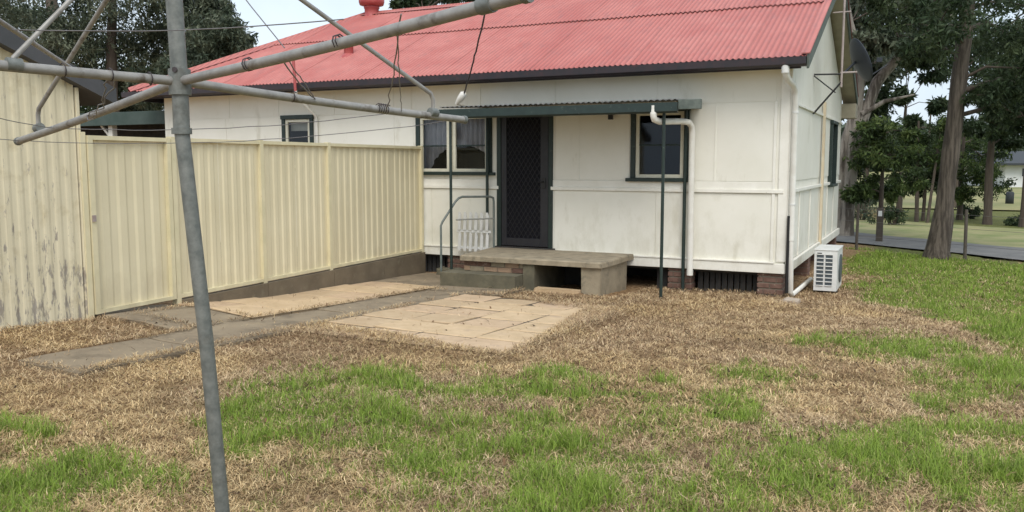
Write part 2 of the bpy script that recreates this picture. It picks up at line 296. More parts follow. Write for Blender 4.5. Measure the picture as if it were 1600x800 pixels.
def build_ground():
    def axis(lo, hi, fine_lo, fine_hi, step, grow=1.35):
        a = list(np.arange(fine_lo, fine_hi+1e-6, step)); d = step
        while a[-1] < hi: d *= grow; a.append(a[-1]+d)
        d = step
        while a[0] > lo: d *= grow; a.insert(0, a[0]-d)
        return np.array(a)
    xs = axis(-700, 700, -8.4, 3, .075); ys = axis(-60, 900, 1.5, 13, .075)
    X, Y = np.meshgrid(xs, ys); near = smooth(30, 14, Y)*smooth(-14, -9, X)*smooth(12, 6, X)
    Z = g(X, Y) + near*(.045*(fbm(X, Y, 1.7)-.5)+.03*(fbm(X, Y, 6)-.5)+.018*(vnoise(X, Y, 13.3)-.5))
    pv = np.zeros(X.shape)
    for a, b, c, d in PAVED: pv = np.maximum(pv, ((X > a-.15)&(X < b+.15)&(Y > c-.15)&(Y < d+.15)).astype(float))
    Z = np.where(pv > 0, np.minimum(Z, g(X, Y)-.012), Z)
    n, m = X.shape; me = bpy.data.meshes.new('ground')
    idx = np.arange(n*m).reshape(n, m)
    F = np.stack([idx[:-1,:-1], idx[:-1,1:], idx[1:,1:], idx[1:,:-1]], -1).reshape(-1, 4)
    me.from_pydata(np.stack([X, Y, Z], -1).reshape(-1, 3).tolist(), [], F.tolist())
    me.polygons.foreach_set('use_smooth', np.ones(len(F), bool))
    at = me.attributes.new('green', 'FLOAT', 'POINT'); at.data.foreach_set('value', greenness(X, Y).ravel().astype('f'))
    mt = bpy.data.materials.new('dry_lawn'); mt.use_nodes = True; nn = mt.node_tree; b = nn.nodes["Principled BSDF"]; b.inputs["Roughness"].default_value = .95; b.inputs["Specular IOR Level"].default_value = .1
    t = nn.nodes.new("ShaderNodeTexCoord")
    def N(s, d=6, st=(1,1,1)):
        mp = nn.nodes.new("ShaderNodeMapping"); mp.inputs["Scale"].default_value = st; q = nn.nodes.new("ShaderNodeTexNoise"); q.inputs["Scale"].default_value = s; q.inputs["Detail"].default_value = d; q.inputs["Roughness"].default_value = .7
        nn.links.new(t.outputs["Object"], mp.inputs[0]); nn.links.new(mp.outputs[0], q.inputs["Vector"]); return q.outputs[0]
    def RP(src, stops):
        r = nn.nodes.new("ShaderNodeValToRGB"); e = r.color_ramp.elements
        e[0].position, e[0].color = stops[0][0], (*stops[0][1], 1); e[1].position, e[1].color = stops[-1][0], (*stops[-1][1], 1)
        for p, c in stops[1:-1]: k = e.new(p); k.color = (*c, 1)
        nn.links.new(src, r.inputs[0]); return r.outputs[0]
    straw = RP(N(26, 9), [(.3,(.09,.056,.032)),(.46,(.24,.16,.092)),(.56,(.40,.285,.165)),(.72,(.53,.40,.25))])
    big = RP(N(.9, 4), [(.35,(.72,.66,.62)),(.65,(1.05,1.0,.95))])
    ml = nn.nodes.new("ShaderNodeMixRGB"); ml.blend_type = 'MULTIPLY'; ml.inputs[0].default_value = 1; nn.links.new(straw, ml.inputs[1]); nn.links.new(big, ml.inputs[2])
    grn = RP(N(18, 9), [(.3,(.035,.05,.015)),(.5,(.085,.13,.032)),(.7,(.15,.20,.06))])
    a = nn.nodes.new("ShaderNodeAttribute"); a.attribute_name = 'green'
    m1 = nn.nodes.new("ShaderNodeMixRGB"); rr = nn.nodes.new("ShaderNodeMath"); rr.operation = 'MULTIPLY'; rr.inputs[1].default_value = .8; rr.use_clamp = True
    nn.links.new(a.outputs["Fac"], rr.inputs[0]); nn.links.new(rr.outputs[0], m1.inputs[0]); nn.links.new(ml.outputs[0], m1.inputs[1]); nn.links.new(grn, m1.inputs[2])
    nn.links.new(m1.outputs[0], b.inputs["Base Color"])
    bp = nn.nodes.new("ShaderNodeBump"); bp.inputs["Strength"].default_value = .9; bp.inputs["Distance"].default_value = .02; nn.links.new(N(45, 8), bp.inputs["Height"]); nn.links.new(bp.outputs[0], b.inputs["Normal"])
    me.materials.append(mt); o = bpy.data.objects.new('ground', me); col.objects.link(o); tag(o, kind='structure')
build_ground()

def sheet(name, quad, m, dz, nx=30, ny=6, kind='structure', rag=.0):
    A, B, C_, D = [np.array(p, float) for p in quad]; v = []; f = []
    for j in range(ny+1):
        for i in range(nx+1):
            s, t = i/nx, j/ny; p = (A*(1-s)+B*s)*(1-t)+(D*(1-s)+C_*s)*t
            if j in (0, ny): p = p + np.array([0, rag*(mnoise.noise(Vector((p[0]*.7, j, 3.3))))])
            v.append((p[0], p[1], gz(*p)+dz))
    for j in range(ny):
        for i in range(nx): k = j*(nx+1)+i; f.append((k, k+1, k+nx+2, k+nx+1))
    mb = MB(); mb.add(v, f, True); return mb.build(name, m, kind=kind)
sheet('road', [(-8,24.6),(9,12.6),(9.6,14.4),(-7,27.0)], 'road', .035, nx=60, rag=.35)
sheet('field', [(-90,36),(90,36),(120,260),(-120,260)], mat('dry_field', (.27,.24,.10), .95, c2=(.15,.17,.05), scale=.12, c3=(.34,.28,.15), scale3=.5), .05, nx=20, ny=20)
sheet('verge', [(-8,27.2),(9.6,14.4),(13,19),(-8,33)], mat('road_verge', (.30,.27,.13), .95, c2=(.16,.19,.06), scale=1.2, bump=.5), .03, nx=40, rag=.3)

# concrete path: slabs, and pavers set beside them
path = thing('garden_path', (-5.65, 6.5, .05), None, None); path['kind'] = 'structure'; del_ = None
def slab(x0, x1, y0, y1, name, m, parent, dz=.03, th=.06, gap=.006, jig=.006, ragged=0, nd=None):
    x0 += gap; x1 -= gap; y0 += gap; y1 -= gap
    nx = max(2, int((x1-x0)/.14)); ny = max(2, int((y1-y0)/.14)); ti = random.uniform(-.006, .006); tj = random.uniform(-.006, .006)
    per = [(x0+(x1-x0)*i/nx, y0) for i in range(nx)]+[(x1, y0+(y1-y0)*i/ny) for i in range(ny)]+[(x1-(x1-x0)*i/nx, y1) for i in range(nx)]+[(x0, y1-(y1-y0)*i/ny) for i in range(ny)]
    per = [(x+random.uniform(-jig, jig), y+random.uniform(-jig, jig)) for x, y in per]
    cx, cy = (x0+x1)/2, (y0+y1)/2; h = random.uniform(-.004, .005)
    def T(x, y): return gz(x, y)+dz+h+ti*(x-cx)/(x1-x0)*2+tj*(y-cy)/(y1-y0)*2
    inn = [(cx+(x-cx)*(1-.012/(x1-x0)*2), cy+(y-cy)*(1-.014/(y1-y0)*2)) for x, y in per]
    n = len(per)
    v = [(x, y, T(x, y)-th) for x, y in per]+[(x, y, T(x, y)-.008) for x, y in per]+[(x, y, T(x, y)) for x, y in inn]+[(cx, cy, T(cx, cy))]
    f = [(i, (i+1)%n, n+(i+1)%n, n+i) for i in range(n)]+[(n+i, n+(i+1)%n, 2*n+(i+1)%n, 2*n+i) for i in range(n)]+[(2*n+i, 2*n+(i+1)%n, 3*n) for i in range(n)]
    mb = MB(); mb.add(v, f); return mb.build(name, m, parent)
yy = 3.85
for L in (1.15, 1.1, 1.15, 1.1, 1.15): slab(-6.0, -5.3, yy, yy+L, 'slab', 'path', path, dz=.022, jig=.012); yy += L
slab(-7.22, -6.0, 5.35, 6.25, 'slab', 'path', path, dz=.024, jig=.02)
for x0, x1 in ((-7.25,-6.1),(-6.1,-4.95)):
    for y0, y1 in ((9.92 if x0 < -6.2 else 9.5, 10.7), (10.7, 11.5)): slab(x0, x1, y0, y1, 'slab', 'path', path, dz=.02, jig=.01)
def patio(name, x0, y0, nx, ny, w, l, label):
    p = thing(name, (x0+nx*w/2, y0+ny*l/2, gz(x0, y0)), None, None); p['kind'] = 'structure'
    k = 0
    bed = MB(); nn_ = 14
    vs = []; fs = []
    for j in range(nn_+1):
        for i in range(nn_+1):
            x = x0+nx*w*i/nn_; y = y0+ny*l*j/nn_; vs.append((x, y, gz(x, y)+.026))
    for j in range(nn_):
        for i in range(nn_): q = j*(nn_+1)+i; fs.append((q, q+1, q+nn_+2, q+nn_+1))
    bed.add(vs, fs); bed.build('sand_bed', 'joint', p)
    for j in range(ny):
        for i in range(nx):
            slab(x0+i*w, x0+i*w+w, y0+j*l, y0+j*l+l, 'paver', random.choice(['paver','paver','paver2','paver3']), p, dz=.036, gap=.013, jig=.004)
patio('patio', -5.29, 5.98, 4, 6, .555, .55, '')
patio('patio', -7.17, 6.27, 2, 6, .58, .60, '')
# ------------------------------------------------------------------ blades
def blades(name, x, y, z, length, width, lean, colr, label, cat, m='thatch', curl=.5):
    n = len(x); ang = rng.random(n)*2*np.pi; dx, dy = np.cos(ang), np.sin(ang); sx, sy = -dy, dx
    h = length*np.cos(lean); r = length*np.sin(lean); w = width/2
    b = rng.normal(0, .25, n)*length*curl
    mxp = np.stack([x+dx*r*.42+sx*b, y+dy*r*.42+sy*b, z+h*.62+.002], -1)
    tip = np.stack([x+dx*r, y+dy*r, z+h*.92], -1); base = np.stack([x, y, z-.004], -1)
    side = np.stack([sx*w, sy*w, np.zeros(n)], -1)
    V = np.stack([base-side, base+side, mxp-side*.85, mxp+side*.85, tip], 1).reshape(-1, 3)
    k = np.arange(n)*5; F3 = np.stack([k+2, k+3, k+4], -1); F4 = np.stack([k, k+1, k+3, k+2], -1)
    me = bpy.data.meshes.new(name); me.vertices.add(len(V)); me.vertices.foreach_set('co', V.ravel().astype('f'))
    loops = np.concatenate([F4.ravel(), F3.ravel()]); me.loops.add(len(loops)); me.loops.foreach_set('vertex_index', loops.astype('i'))
    st = np.concatenate([np.arange(n)*4, 4*n+np.arange(n)*3]); me.polygons.add(2*n); me.polygons.foreach_set('loop_start', st.astype('i'))
    me.update(calc_edges=True)
    C4 = np.ones((n, 5, 4), 'f'); C4[:, :, :3] = colr[:, None, :]; C4[:, :2, :3] *= .9
    at = me.attributes.new('tint', 'FLOAT_COLOR', 'POINT'); at.data.foreach_set('color', C4.ravel())
    me.materials.append(M[m]); o = bpy.data.objects.new(name, me); col.objects.link(o); return tag(o, label, cat, kind='stuff')
def sample(n, dmin, dmax, pw, umin=-.66, umax=.66):
    """points over the visible yard: distance from the viewpoint, and bearing"""
    t = rng.random(n); d = (dmin**pw+t*(dmax**pw-dmin**pw))**(1/pw); u = umin+(umax-umin)*rng.random(n)
    c, s = math.cos(.4606), math.sin(.4606); r = u*d
    return r*c-d*s, r*s+d*c, d
def blocked(x, y):
    b = (x < XC-.0) & (y > YC+.35)
    b |= (x > -6.55) & (x < -3.6) & (y > 10.2)
    b |= (x < -7.02-.05*(y-5.3)) & (y > 5.2)
    b |= (x < -6.99) & (y > -2)
    return b
def make_thatch():
    x, y, d = sample(560000, 3.2, 15.5, .5); gr = greenness(x, y)
    keep = ~blocked(x, y) & ((~paved(x, y)) | (rng.random(len(x)) < .012)) & (rng.random(len(x)) > .45*smooth(.3, .9, gr)) & (rng.random(len(x)) > smooth(11, 15.5, d)*.85)
    x, y, d, gr = x[keep], y[keep], d[keep], gr[keep]; n = len(x)
    L = rng.uniform(.018, .068, n)*(.8+.045*d); W = rng.uniform(.0018, .0046, n)*(.55+.11*d)
    lean = np.clip(rng.normal(1.38, .2, n), .3, 1.56)
    c = np.array([(.455,.335,.20),(.525,.40,.255),(.335,.23,.14),(.16,.105,.066),(.60,.48,.325),(.37,.295,.17)])
    # patches of browner, older thatch near the paving and the porch
    brown = smooth(.5, .72, fbm(x+3, y+5, 1.2)) + .9*np.exp(-((x+4.6)**2/2.2+(y-5.6)**2/.35)) + .8*np.exp(-((x+2.4)**2/.8+(y-7.6)**2/1.6)) + .8*np.exp(-((x+4)**2/1.6+(y-9.7)**2/.2))
    fine = smooth(.55, .8, vnoise(x+2, y+8, 5.5))*.55 + smooth(.6, .85, vnoise(x+9, y+1, 13.))*.6
    brown = np.clip(brown*.7+fine, 0, 1); gold = smooth(.45, .7, fbm(x+40, y+17, .8))
    pr = np.stack([.26-.10*brown, .24-.17*brown, .2+.12*brown, .08+.2*brown, .14-.11*brown, .08+.06*brown], -1); pr = np.clip(pr, .01, 1); pr /= pr.sum(1, keepdims=True)
    pick = (rng.random(n)[:, None] > np.cumsum(pr, 1)).sum(1).clip(0, 5)
    C = c[pick]*rng.uniform(.78, 1.18, n)[:, None]*(np.array([1.0,.97,.92])+gold[:, None]*np.array([.10,.09,-.02]))*(1.13-.28*fine)[:, None]
    z = g(x, y)+rng.uniform(0, .03, n)-.02*fine+.03*(fbm(x, y, 6)-.3)+.045*(fbm(x, y, 1.7)-.5)
    raw = np.zeros(n, bool)
    for a, b_, c_, d_ in PAVED[:5]: raw |= (x > a-.03) & (x < b_+.06) & (y > c_-.03) & (y < d_+.06)
    z = np.where(raw, g(x, y)+.038+rng.uniform(0, .022, n)*(~paved(x, y)), z)
    lip = (x > -5.5) & (x < -2.8) & (y > 5.6) & (y < 5.99) & ~raw; z = np.where(lip, g(x, y)+.05*smooth(5.58, 5.9, y)+rng.uniform(0, .015, n), z)
    lip = (x > -3.1) & (x < -2.78) & (y > 5.9) & (y < 9.4) & ~raw; z = np.where(lip, g(x, y)+.045*smooth(-2.8, -3.0, x)+rng.uniform(0, .015, n), z)
    blades('dry_grass', x, y, z, L, W, lean, C, 'tangled straw coloured dead grass covering the bare yard', 'grass')
def make_green():
    x, y, d = sample(190000, 3.2, 20, .62); gr = greenness(x, y)
    cl = vnoise(x, y, 5.)*.5+vnoise(x+4, y, 12.)*.5
    far = smooth(8, 11, d)
    pr = np.clip(gr-.12, 0, 1)*.95*np.maximum(smooth(.42, .78, cl+.28*gr), far*.6)
    keep = ~blocked(x, y) & ~paved(x, y) & (rng.random(len(x)) < pr) & ~((x < -1.7) & (y > 10)) & (y < 23.6-(x+8)*.7)
    x, y, d, gr = x[keep], y[keep], d[keep], gr[keep]; nt_ = len(x); k = 7
    hgt = rng.uniform(.35, 1.25, nt_)*(.45+.9*vnoise(x, y, 3.7))*(.7+.5*np.minimum(gr, 1)); bright = rng.random(nt_)
    sp = rng.uniform(.008, .03, nt_)*(1+.05*d)
    X = np.repeat(x, k); Y = np.repeat(y, k); D = np.repeat(d, k); n = len(X)
    X = X+rng.normal(0, 1, n)*np.repeat(sp, k); Y = Y+rng.normal(0, 1, n)*np.repeat(sp, k)
    L = rng.uniform(.045, .115, n)*np.repeat(hgt, k)*np.where(D > 9, .8, 1)
    Wd = rng.uniform(.0022, .0048, n)*(.6+.11*D); lean = np.abs(rng.normal(.62, .38, n)).clip(0, 1.4)
    c = np.array([(.115,.175,.035),(.165,.25,.04),(.225,.335,.05),(.30,.36,.10),(.46,.40,.21)])
    q = np.repeat(bright, k)*.7+rng.random(n)*.42; pick = np.searchsorted([.2, .5, .82, 1.02], q)
    C = c[pick]*rng.uniform(.95, 1.3, n)[:, None]*np.array([1.06,1,1.05])
    z = g(X, Y)+.02*(fbm(X, Y, 6)-.3)+.045*(fbm(X, Y, 1.7)-.5)
    blades('green_grass', X, Y, z, L, Wd, lean, C, 'bright green grass growing in patches through the dead thatch', 'grass', 'grass', curl=.7)
make_thatch(); make_green()

def litter():
    x, y, d = sample(4200, 3.4, 14, .6); k = ~blocked(x, y) & (~paved(x, y) | (rng.random(len(x)) < .2)); x, y, d = x[k], y[k], d[k]
    e = rng.random(len(x)) < .25+.75*smooth(.45, .7, fbm(x+13, y+3, 1.6)); x, y, d = x[e], y[e], d[e]; n = len(x)
    c = np.array([(.10,.06,.035),(.17,.10,.055),(.26,.17,.10),(.06,.04,.025)]); C = c[rng.integers(0, 4, n)]
    z = g(x, y)+.035+.03*(fbm(x, y, 6)-.3)+.045*(fbm(x, y, 1.7)-.5); z = np.where(paved(x, y), g(x, y)+.042, z)
    blades('leaf_litter', x, y, z, rng.uniform(.03, .075, n), rng.uniform(.008, .018, n)*(.7+.05*d), rng.uniform(1.2, 1.55, n), C, 'scattered brown dead leaves and bark bits on the dry yard', 'leaf litter', curl=.3)
litter()
# ------------------------------------------------------------------ house
house = thing('house', (-7.4, 15.1, 0), 'long cream clad cottage with red corrugated roof and raised floor', 'house')
def rects_minus(x0, x1, z0, z1, ops):
    xs = sorted({x0, x1, *[min(max(v, x0), x1) for o in ops for v in o[:2]]}); zs = sorted({z0, z1, *[min(max(v, z0), z1) for o in ops for v in o[2:]]})
    out = []
    for i in range(len(xs)-1):
        runs = []
        for j in range(len(zs)-1):
            cx, cz = (xs[i]+xs[i+1])/2, (zs[j]+zs[j+1])/2
            if any(o[0] < cx < o[1] and o[2] < cz < o[3] for o in ops): continue
            if runs and abs(runs[-1][3]-zs[j]) < 1e-6: runs[-1][3] = zs[j+1]
            else: runs.append([xs[i], xs[i+1], zs[j], zs[j+1]])
        out += runs
    return [r for r in out if r[1]-r[0] > 1e-4 and r[3]-r[2] > 1e-4]
W1 = (-10.27,-9.58,1.55,2.40); W2 = (-7.48,-6.10,1.50,2.38); W3 = (-3.86,-3.02,1.43,2.36); DR = (-5.98,-5.10,.36,2.46)
OPS = [W1, W2, W3, DR]
mb = MB()
for a, b, c, d in rects_minus(XL, XC-.02, .19, 2.90, OPS): mb.add([(x, y, z) for x in (a, b) for y in (YC, YC+.1) for z in (c, d)], [(0,1,3,2),(4,5,7,6),(0,1,5,4),(2,3,7,6),(0,2,6,4),(1,3,7,5)])
mb.build('wall', 'wall', house)
SW = (16.6, 17.4, 1.25, 2.36)
mb = MB()
for a, b, c, d in rects_minus(YC+.1, YB, .19, 2.90, [SW]): mb.add([(x, y, z) for x in (XC-.12, XC-.02) for y in (a, b) for z in (c, d)], [(0,1,3,2),(4,5,7,6),(0,1,5,4),(2,3,7,6),(0,2,6,4),(1,3,7,5)])
mb.prism([(YC+.02, 2.9), (YB-.02, 2.9), (YR, 2.9+TP*(YR-YC)-.02)], 'x', XC-.12, XC-.02)
mb.build('wall', 'wall', house)
mb = MB(); mb.box(XL, XC-.12, YB-.1, YB, .19, 2.9); mb.build('wall', 'wall', house)
mb = MB(); mb.box(XL-.1, XL, YC, YB, .19, 2.9); mb.build('wall', 'wall', house)
mb = MB(); mb.box(XL, XC-.12, YC+.1, YB-.1, .12, .185); mb.build('floor', 'dark', house)
mb = MB(); mb.box(XL, XC-.12, YC+.1, YB-.1, 2.86, 2.90); mb.build('ceiling', 'dark', house)
mb = MB(); mb.box(XL, XC-.12, YC+3.0, YC+3.05, .19, 2.86); mb.build('inner_wall', 'dark', house)
# fibro panels on the front, one by one: columns split at the cover joints
def panel(a, b, c, d, th=.008, y=YC, gap=.004):
    mb = MB()
    for r in rects_minus(a+gap, b-gap, c+gap, d-gap, [(o[0]-.02, o[1]+.02, o[2]-.02, o[3]+.02) for o in OPS]):
        mb.add([(x, yy_, z) for x in r[:2] for yy_ in (y-th, y+.002) for z in r[2:]], [(0,1,3,2),(4,5,7,6),(0,1,5,4),(2,3,7,6),(0,2,6,4),(1,3,7,5)])
    if mb.v: mb.build('wall_panel', 'wall', house)
up = [XL, -11.6, -10.34, -9.50, -7.91, -7.55, -6.02, -5.04, -4.66, -3.5, -2.66, XC-.18]
for i in range(len(up)-1): panel(up[i], up[i+1], 1.395, 2.44)
fr = [XL, -11.5, -10.34, -9.12, -7.91, -7.57, -6.3, -5.04, -3.48, XC-.18]
for i in range(len(fr)-1): panel(fr[i], fr[i+1], 2.452, 2.88)
low = [XL, -11.6, -10.34, -9.12, -7.9, -7.2, -6.02, -5.05, -3.48, XC-.18]
for i in range(len(low)-1): panel(low[i], low[i+1], .30, 1.235)
def strips(name, x0, x1, y0, y1, z0, z1, m='trim', holes=()):
    for r in rects_minus(x0, x1, z0, z1, holes): mb = MB(); mb.box(r[0], r[1], y0, y1, r[2], r[3]); mb.build(name, m, house)
strips('belt_rail', XL, XC-.05, YC-.035, YC-.001, 1.24, 1.29, holes=[DR])
strips('belt_board', XL, XC-.17, YC-.016, YC-.001, 1.29, 1.39, holes=[DR])
strips('base_board', XL, XC-.0, YC-.045, YC-.001, .17, .30, holes=[DR])
strips('base_capping', XL, XC-.14, YC-.06, YC-.001, .302, .325, holes=[DR])
for x in (-1.87, XC-.10): mb = MB(); mb.box(x-.02, x+.02 if x < -1.8 else XC, YC-.022, YC-.001, .327, 2.45 if x < -1.8 else 2.88); mb.build('cover_strip', 'trim', house)
for x in (-4.66, -7.55, -2.66): mb = MB(); mb.box(x-.012, x+.012, YC-.014, YC-.001, 1.392, 2.44); mb.build('cover_strip', 'wall', house)
# side wall cladding
def spanel(a, b, c, d):
    mb = MB()
    for r in rects_minus(a+.004, b-.004, c+.004, d-.004, [(SW[0]-.02, SW[1]+.02, SW[2]-.02, SW[3]+.02)]):
        mb.add([(x, y, z) for x in (XC-.021, XC-.01) for y in r[:2] for z in r[2:]], [(0,1,3,2),(4,5,7,6),(0,1,5,4),(2,3,7,6),(0,2,6,4),(1,3,7,5)])
    mb.build('wall_panel', 'wall', house)
sy = [YC+.1, 12.8, 14.0, 15.2, 16.4, 17.5, YB]
for i in range(6): spanel(sy[i], sy[i+1], 1.395, 2.44); spanel(sy[i], sy[i+1], .30, 1.235)
for i in range(6):
    mb = MB(); a, b = sy[i]+.004, sy[i+1]-.004
    za, zb_ = [min(zroof(y) for y in (yy0,))-.22 for yy0 in (a, b)]
    poly = [(a, 2.455), (b, 2.455), (b, zb_)] + ([(YR, zroof(YR)-.22)] if a < YR < b else []) + [(a, za)]
    mb.prism(poly, 'x', XC-.021, XC-.01); mb.build('wall_panel', 'wall', house)
for z0, z1, t in ((1.24, 1.29, .03), (.17, .30, .04), (2.425, 2.465, .02)):
    for r in rects_minus(YC-.0, YB, z0, z1, [(SW[0]-.06, SW[1]+.06, SW[2]-.1, SW[3]+.06)]):
        mb = MB(); mb.box(XC-.009, XC+t, r[0], r[1], r[2], r[3]); mb.build('belt_rail' if z0 > 1 else 'base_board', 'trim', house)
for y in sy[1:-1]: 
    if not (SW[0] < y < SW[1]+.01 and False): mb = MB(); mb.box(XC-.009, XC+.006, y-.02, y+.02, .302, 1.238); mb.build('cover_strip', 'trim', house)
mb = MB(); mb.box(XC+.001, XC+.02, YC-.02, YC+.10, .302, 2.88); mb.build('corner_board', 'trim', house)
# windows
def window(x0, x1, z0, z1, mull=0, rail=.5, sill=True, muntin=None):
    fw = .07
    mb = MB(); y0, y1 = YC-.035, YC+.06
    mb.box(x0, x0+fw, y0, y1, z0, z1); mb.box(x1-fw, x1, y0, y1, z0, z1); mb.box(x0-.015, x1+.015, y0-.012, y1, z1, z1+fw)
    w = mb.build('window', 'green', house)
    mb = MB(); mb.box(x0-.06, x1+.06, YC-.07, y1, z0-.05, z0); mb.build('sill', 'green', w)
    cells = [(x0+fw, x1-fw)]
    if mull: xm = x0+(x1-x0)*mull; cells = [(x0+fw, xm-.03), (xm+.03, x1-fw)]; mb = MB(); mb.box(xm-.03, xm+.03, y0+.005, y1, z0, z1); mb.build('mullion', 'winframe', w)
    for a, b in cells:
        s_ = .05; mb = MB(); a += .002; b -= .002; zb, zt = z0+.002, z1-.002
        ya, yb = YC-.015, YC+.03
        mb.box(a, a+s_, ya, yb, zb, zt); mb.box(b-s_, b, ya, yb, zb, zt); mb.box(a+s_, b-s_, ya, yb, zb, zb+s_); mb.box(a+s_, b-s_, ya, yb, zt-s_, zt)
        mb.build('sash', 'winframe', w)
        zr = zb+(zt-zb)*rail
        mb = MB(); mb.box(a+s_, b-s_, ya+.012, yb-.01, zr-.012, zr+.012); mb.build('glazing_bar', 'winframe' if muntin else 'green', w)
        if muntin: mb = MB(); xv = a+(b-a)*muntin; mb.box(xv-.01, xv+.01, ya+.01, yb-.012, zb+s_, zt-s_); mb.build('glazing_bar', 'winframe', w)
        for c, d in ((zb+s_, zr-.012), (zr+.012, zt-s_)):
            mb = MB(); mb.add([(a+s_, YC+.012, c), (b-s_, YC+.012, c), (b-s_, YC+.012, d), (a+s_, YC+.012, d)], [(0,1,2,3)]); mb.build('pane', 'glass', w)
    return w
w1 = window(*W1); w2 = window(*W2, mull=.47, rail=.47); w3 = window(*W3, muntin=None, rail=.5)
mb = MB(); mb.box(W1[0]+.1, W1[1]-.1, YC+.1, YC+.12, 2.2, W1[3]); mb.build('blind', 'winframe', w1)
# swagged lace curtain behind the double window
mb = MB(); nx = 170; nz_ = 90; vs = []; fs = []
for j in range(nz_+1):
    for i in range(nx+1):
        x = W2[0]+.04+(W2[1]-W2[0]-.08)*i/nx; z = 1.45+(W2[3]-1.45)*j/nz_; vs.append((x, YC+.16+.022*math.sin(x*75+.8*math.sin(x*11)), z))
for j in range(nz_):
    for i in range(nx):
        x = W2[0]+.04+(W2[1]-W2[0]-.08)*(i+.5)/nx; z = 1.45+(W2[3]-1.45)*(j+.5)/nz_
        if ((x+6.72)/.60)**2+((z-1.45)/.47)**2 < 1: continue
        q = j*(nx+1)+i; fs.append((q, q+1, q+nx+2, q+nx+1))
mb.add(vs, fs, True); mb.build('curtain', 'curtain', w2)
mb = MB(); mb.box(XC-.03, XC+.045, SW[0]-.05, SW[0]+.02, SW[2], SW[3]); mb.box(XC-.03, XC+.045, SW[1]-.02, SW[1]+.05, SW[2], SW[3]); mb.box(XC-.03, XC+.05, SW[0]-.07, SW[1]+.07, SW[3], SW[3]+.06)
sw = mb.build('window', 'green', house)
mb = MB(); mb.box(XC-.03, XC+.075, SW[0]-.09, SW[1]+.09, SW[2]-.05, SW[2]); mb.build('sill', 'green', sw)
mb = MB(); mb.add([(XC-.03, SW[0]+.02, SW[2]), (XC-.03, SW[1]-.02, SW[2]), (XC-.03, SW[1]-.02, SW[3]), (XC-.03, SW[0]+.02, SW[3])], [(0,1,2,3)]); mb.build('pane', 'glass', sw)
# security door
mb = MB(); x0, x1, z0, z1 = DR
mb.box(x0-.03, x0+.04, YC-.03, YC+.08, z0, z1); mb.box(x1-.04, x1+.03, YC-.03, YC+.08, z0, z1); mb.box(x0+.04, x1-.04, YC-.03, YC+.08, z1-.04, z1)
dr = mb.build('door', 'green', house)
mb = MB(); a, b = x0+.045, x1-.045; zb, zt = z0+.012, z1-.045
mb.box(a, a+.09, YC-.02, YC+.015, zb, zt); mb.box(b-.13, b, YC-.02, YC+.015, zb, zt); mb.box(a+.09, b-.13, YC-.02, YC+.015, zb, zb+.12); mb.box(a+.09, b-.13, YC-.02, YC+.015, zt-.09, zt); 
mb.build('screen_frame', 'door', dr)
mb = MB(); ga, gb, gc, gd = a+.09, b-.13, zb+.12, zt-.09; p = .075; sl = 1.55
k = gc-(gb-ga)*sl
while k < gd+(gb-ga)*sl:
    for sgn in (1, -1):
        t0, t1 = ga, gb; za = k if sgn > 0 else k+(gb-ga)*sl; 
        f_ = (lambda x: za+sgn*sl*(x-ga))
        if sgn > 0: lo = max(ga, ga+(gc-za)/sl); hi = min(gb, ga+(gd-za)/sl)
        else: lo = max(ga, ga+(za-gd)/sl); hi = min(gb, ga+(za-gc)/sl)
        if hi-lo > .01: mb.beam((lo, YC-.006+sgn*.002, f_(lo)), (hi, YC-.006+sgn*.002, f_(hi)), .006, .007, up=(0,1,0))
    k += p*sl
mb.build('diamond_grille', M['door'], dr)
mb = MB(); mb.add([(ga, YC+.004, gc), (gb, YC+.004, gc), (gb, YC+.004, gd), (ga, YC+.004, gd)], [(0,1,2,3)]); mb.build('fly_mesh', 'doormesh', dr)
mb = MB(); mb.box(b-.10, b-.04, YC-.032, YC-.021, 1.26, 1.42); mb.tube([(b-.07, YC-.03, 1.36), (b-.07, YC-.065, 1.36), (b-.15, YC-.068, 1.355)], .008); mb.build('handle', 'black', dr)
mb = MB(); mb.box(x0-.05, x1+.07, YC-.08, YC+.05, z0-.03, z0); mb.build('threshold', 'subdark', dr)
# roof
PITCH = math.atan(TP); CP, SP = math.cos(PITCH), math.sin(PITCH)
def corrsheet(x0, x1, s0, s1, lift, front=True, amp=.012, wl=.0762, seg=6):
    """one corrugated sheet on the roof slope between distances s0..s1 measured up from the eave"""
    n = max(2, int(round((x1-x0)/wl*seg))); vs = []; fs = []; 
    for j in range(3):
        s = s0+(s1-s0)*j/2
        for i in range(n+1):
            x = x0+(x1-x0)*i/n; h = amp*math.cos(2*math.pi*x/wl)+lift; y = YE+s*CP-h*SP; z = ZE+.02+s*SP+h*CP
            if not front: y = 2*YR-y
            vs.append((x, y, z))
    for j in range(2):
        for i in range(n): q = j*(n+1)+i; fs.append((q, q+1, q+n+2, q+n+1))
    return vs, fs
SL = (YR-YE)/CP; s1 = 2.15/CP
def cut_hip(vs, fs, front):
    bm = bmesh.new(); bv = [bm.verts.new(v) for v in vs]; [bm.faces.new([bv[i] for i in f]) for f in fs]
    y0 = YE if front else 2*YR-YE
    d = Vector((XRL-XHL, YR-y0, 0)); nrm = Vector((-d.y, d.x, 0)) if front else Vector((d.y, -d.x, 0))
    bmesh.ops.bisect_plane(bm, geom=list(bm.verts)+list(bm.edges)+list(bm.faces), plane_co=Vector((XHL, y0, 0)), plane_no=nrm, clear_outer=True)
    bm.verts.index_update(); out = ([tuple(v.co) for v in bm.verts], [[v.index for v in f.verts] for f in bm.faces]); bm.free(); return out
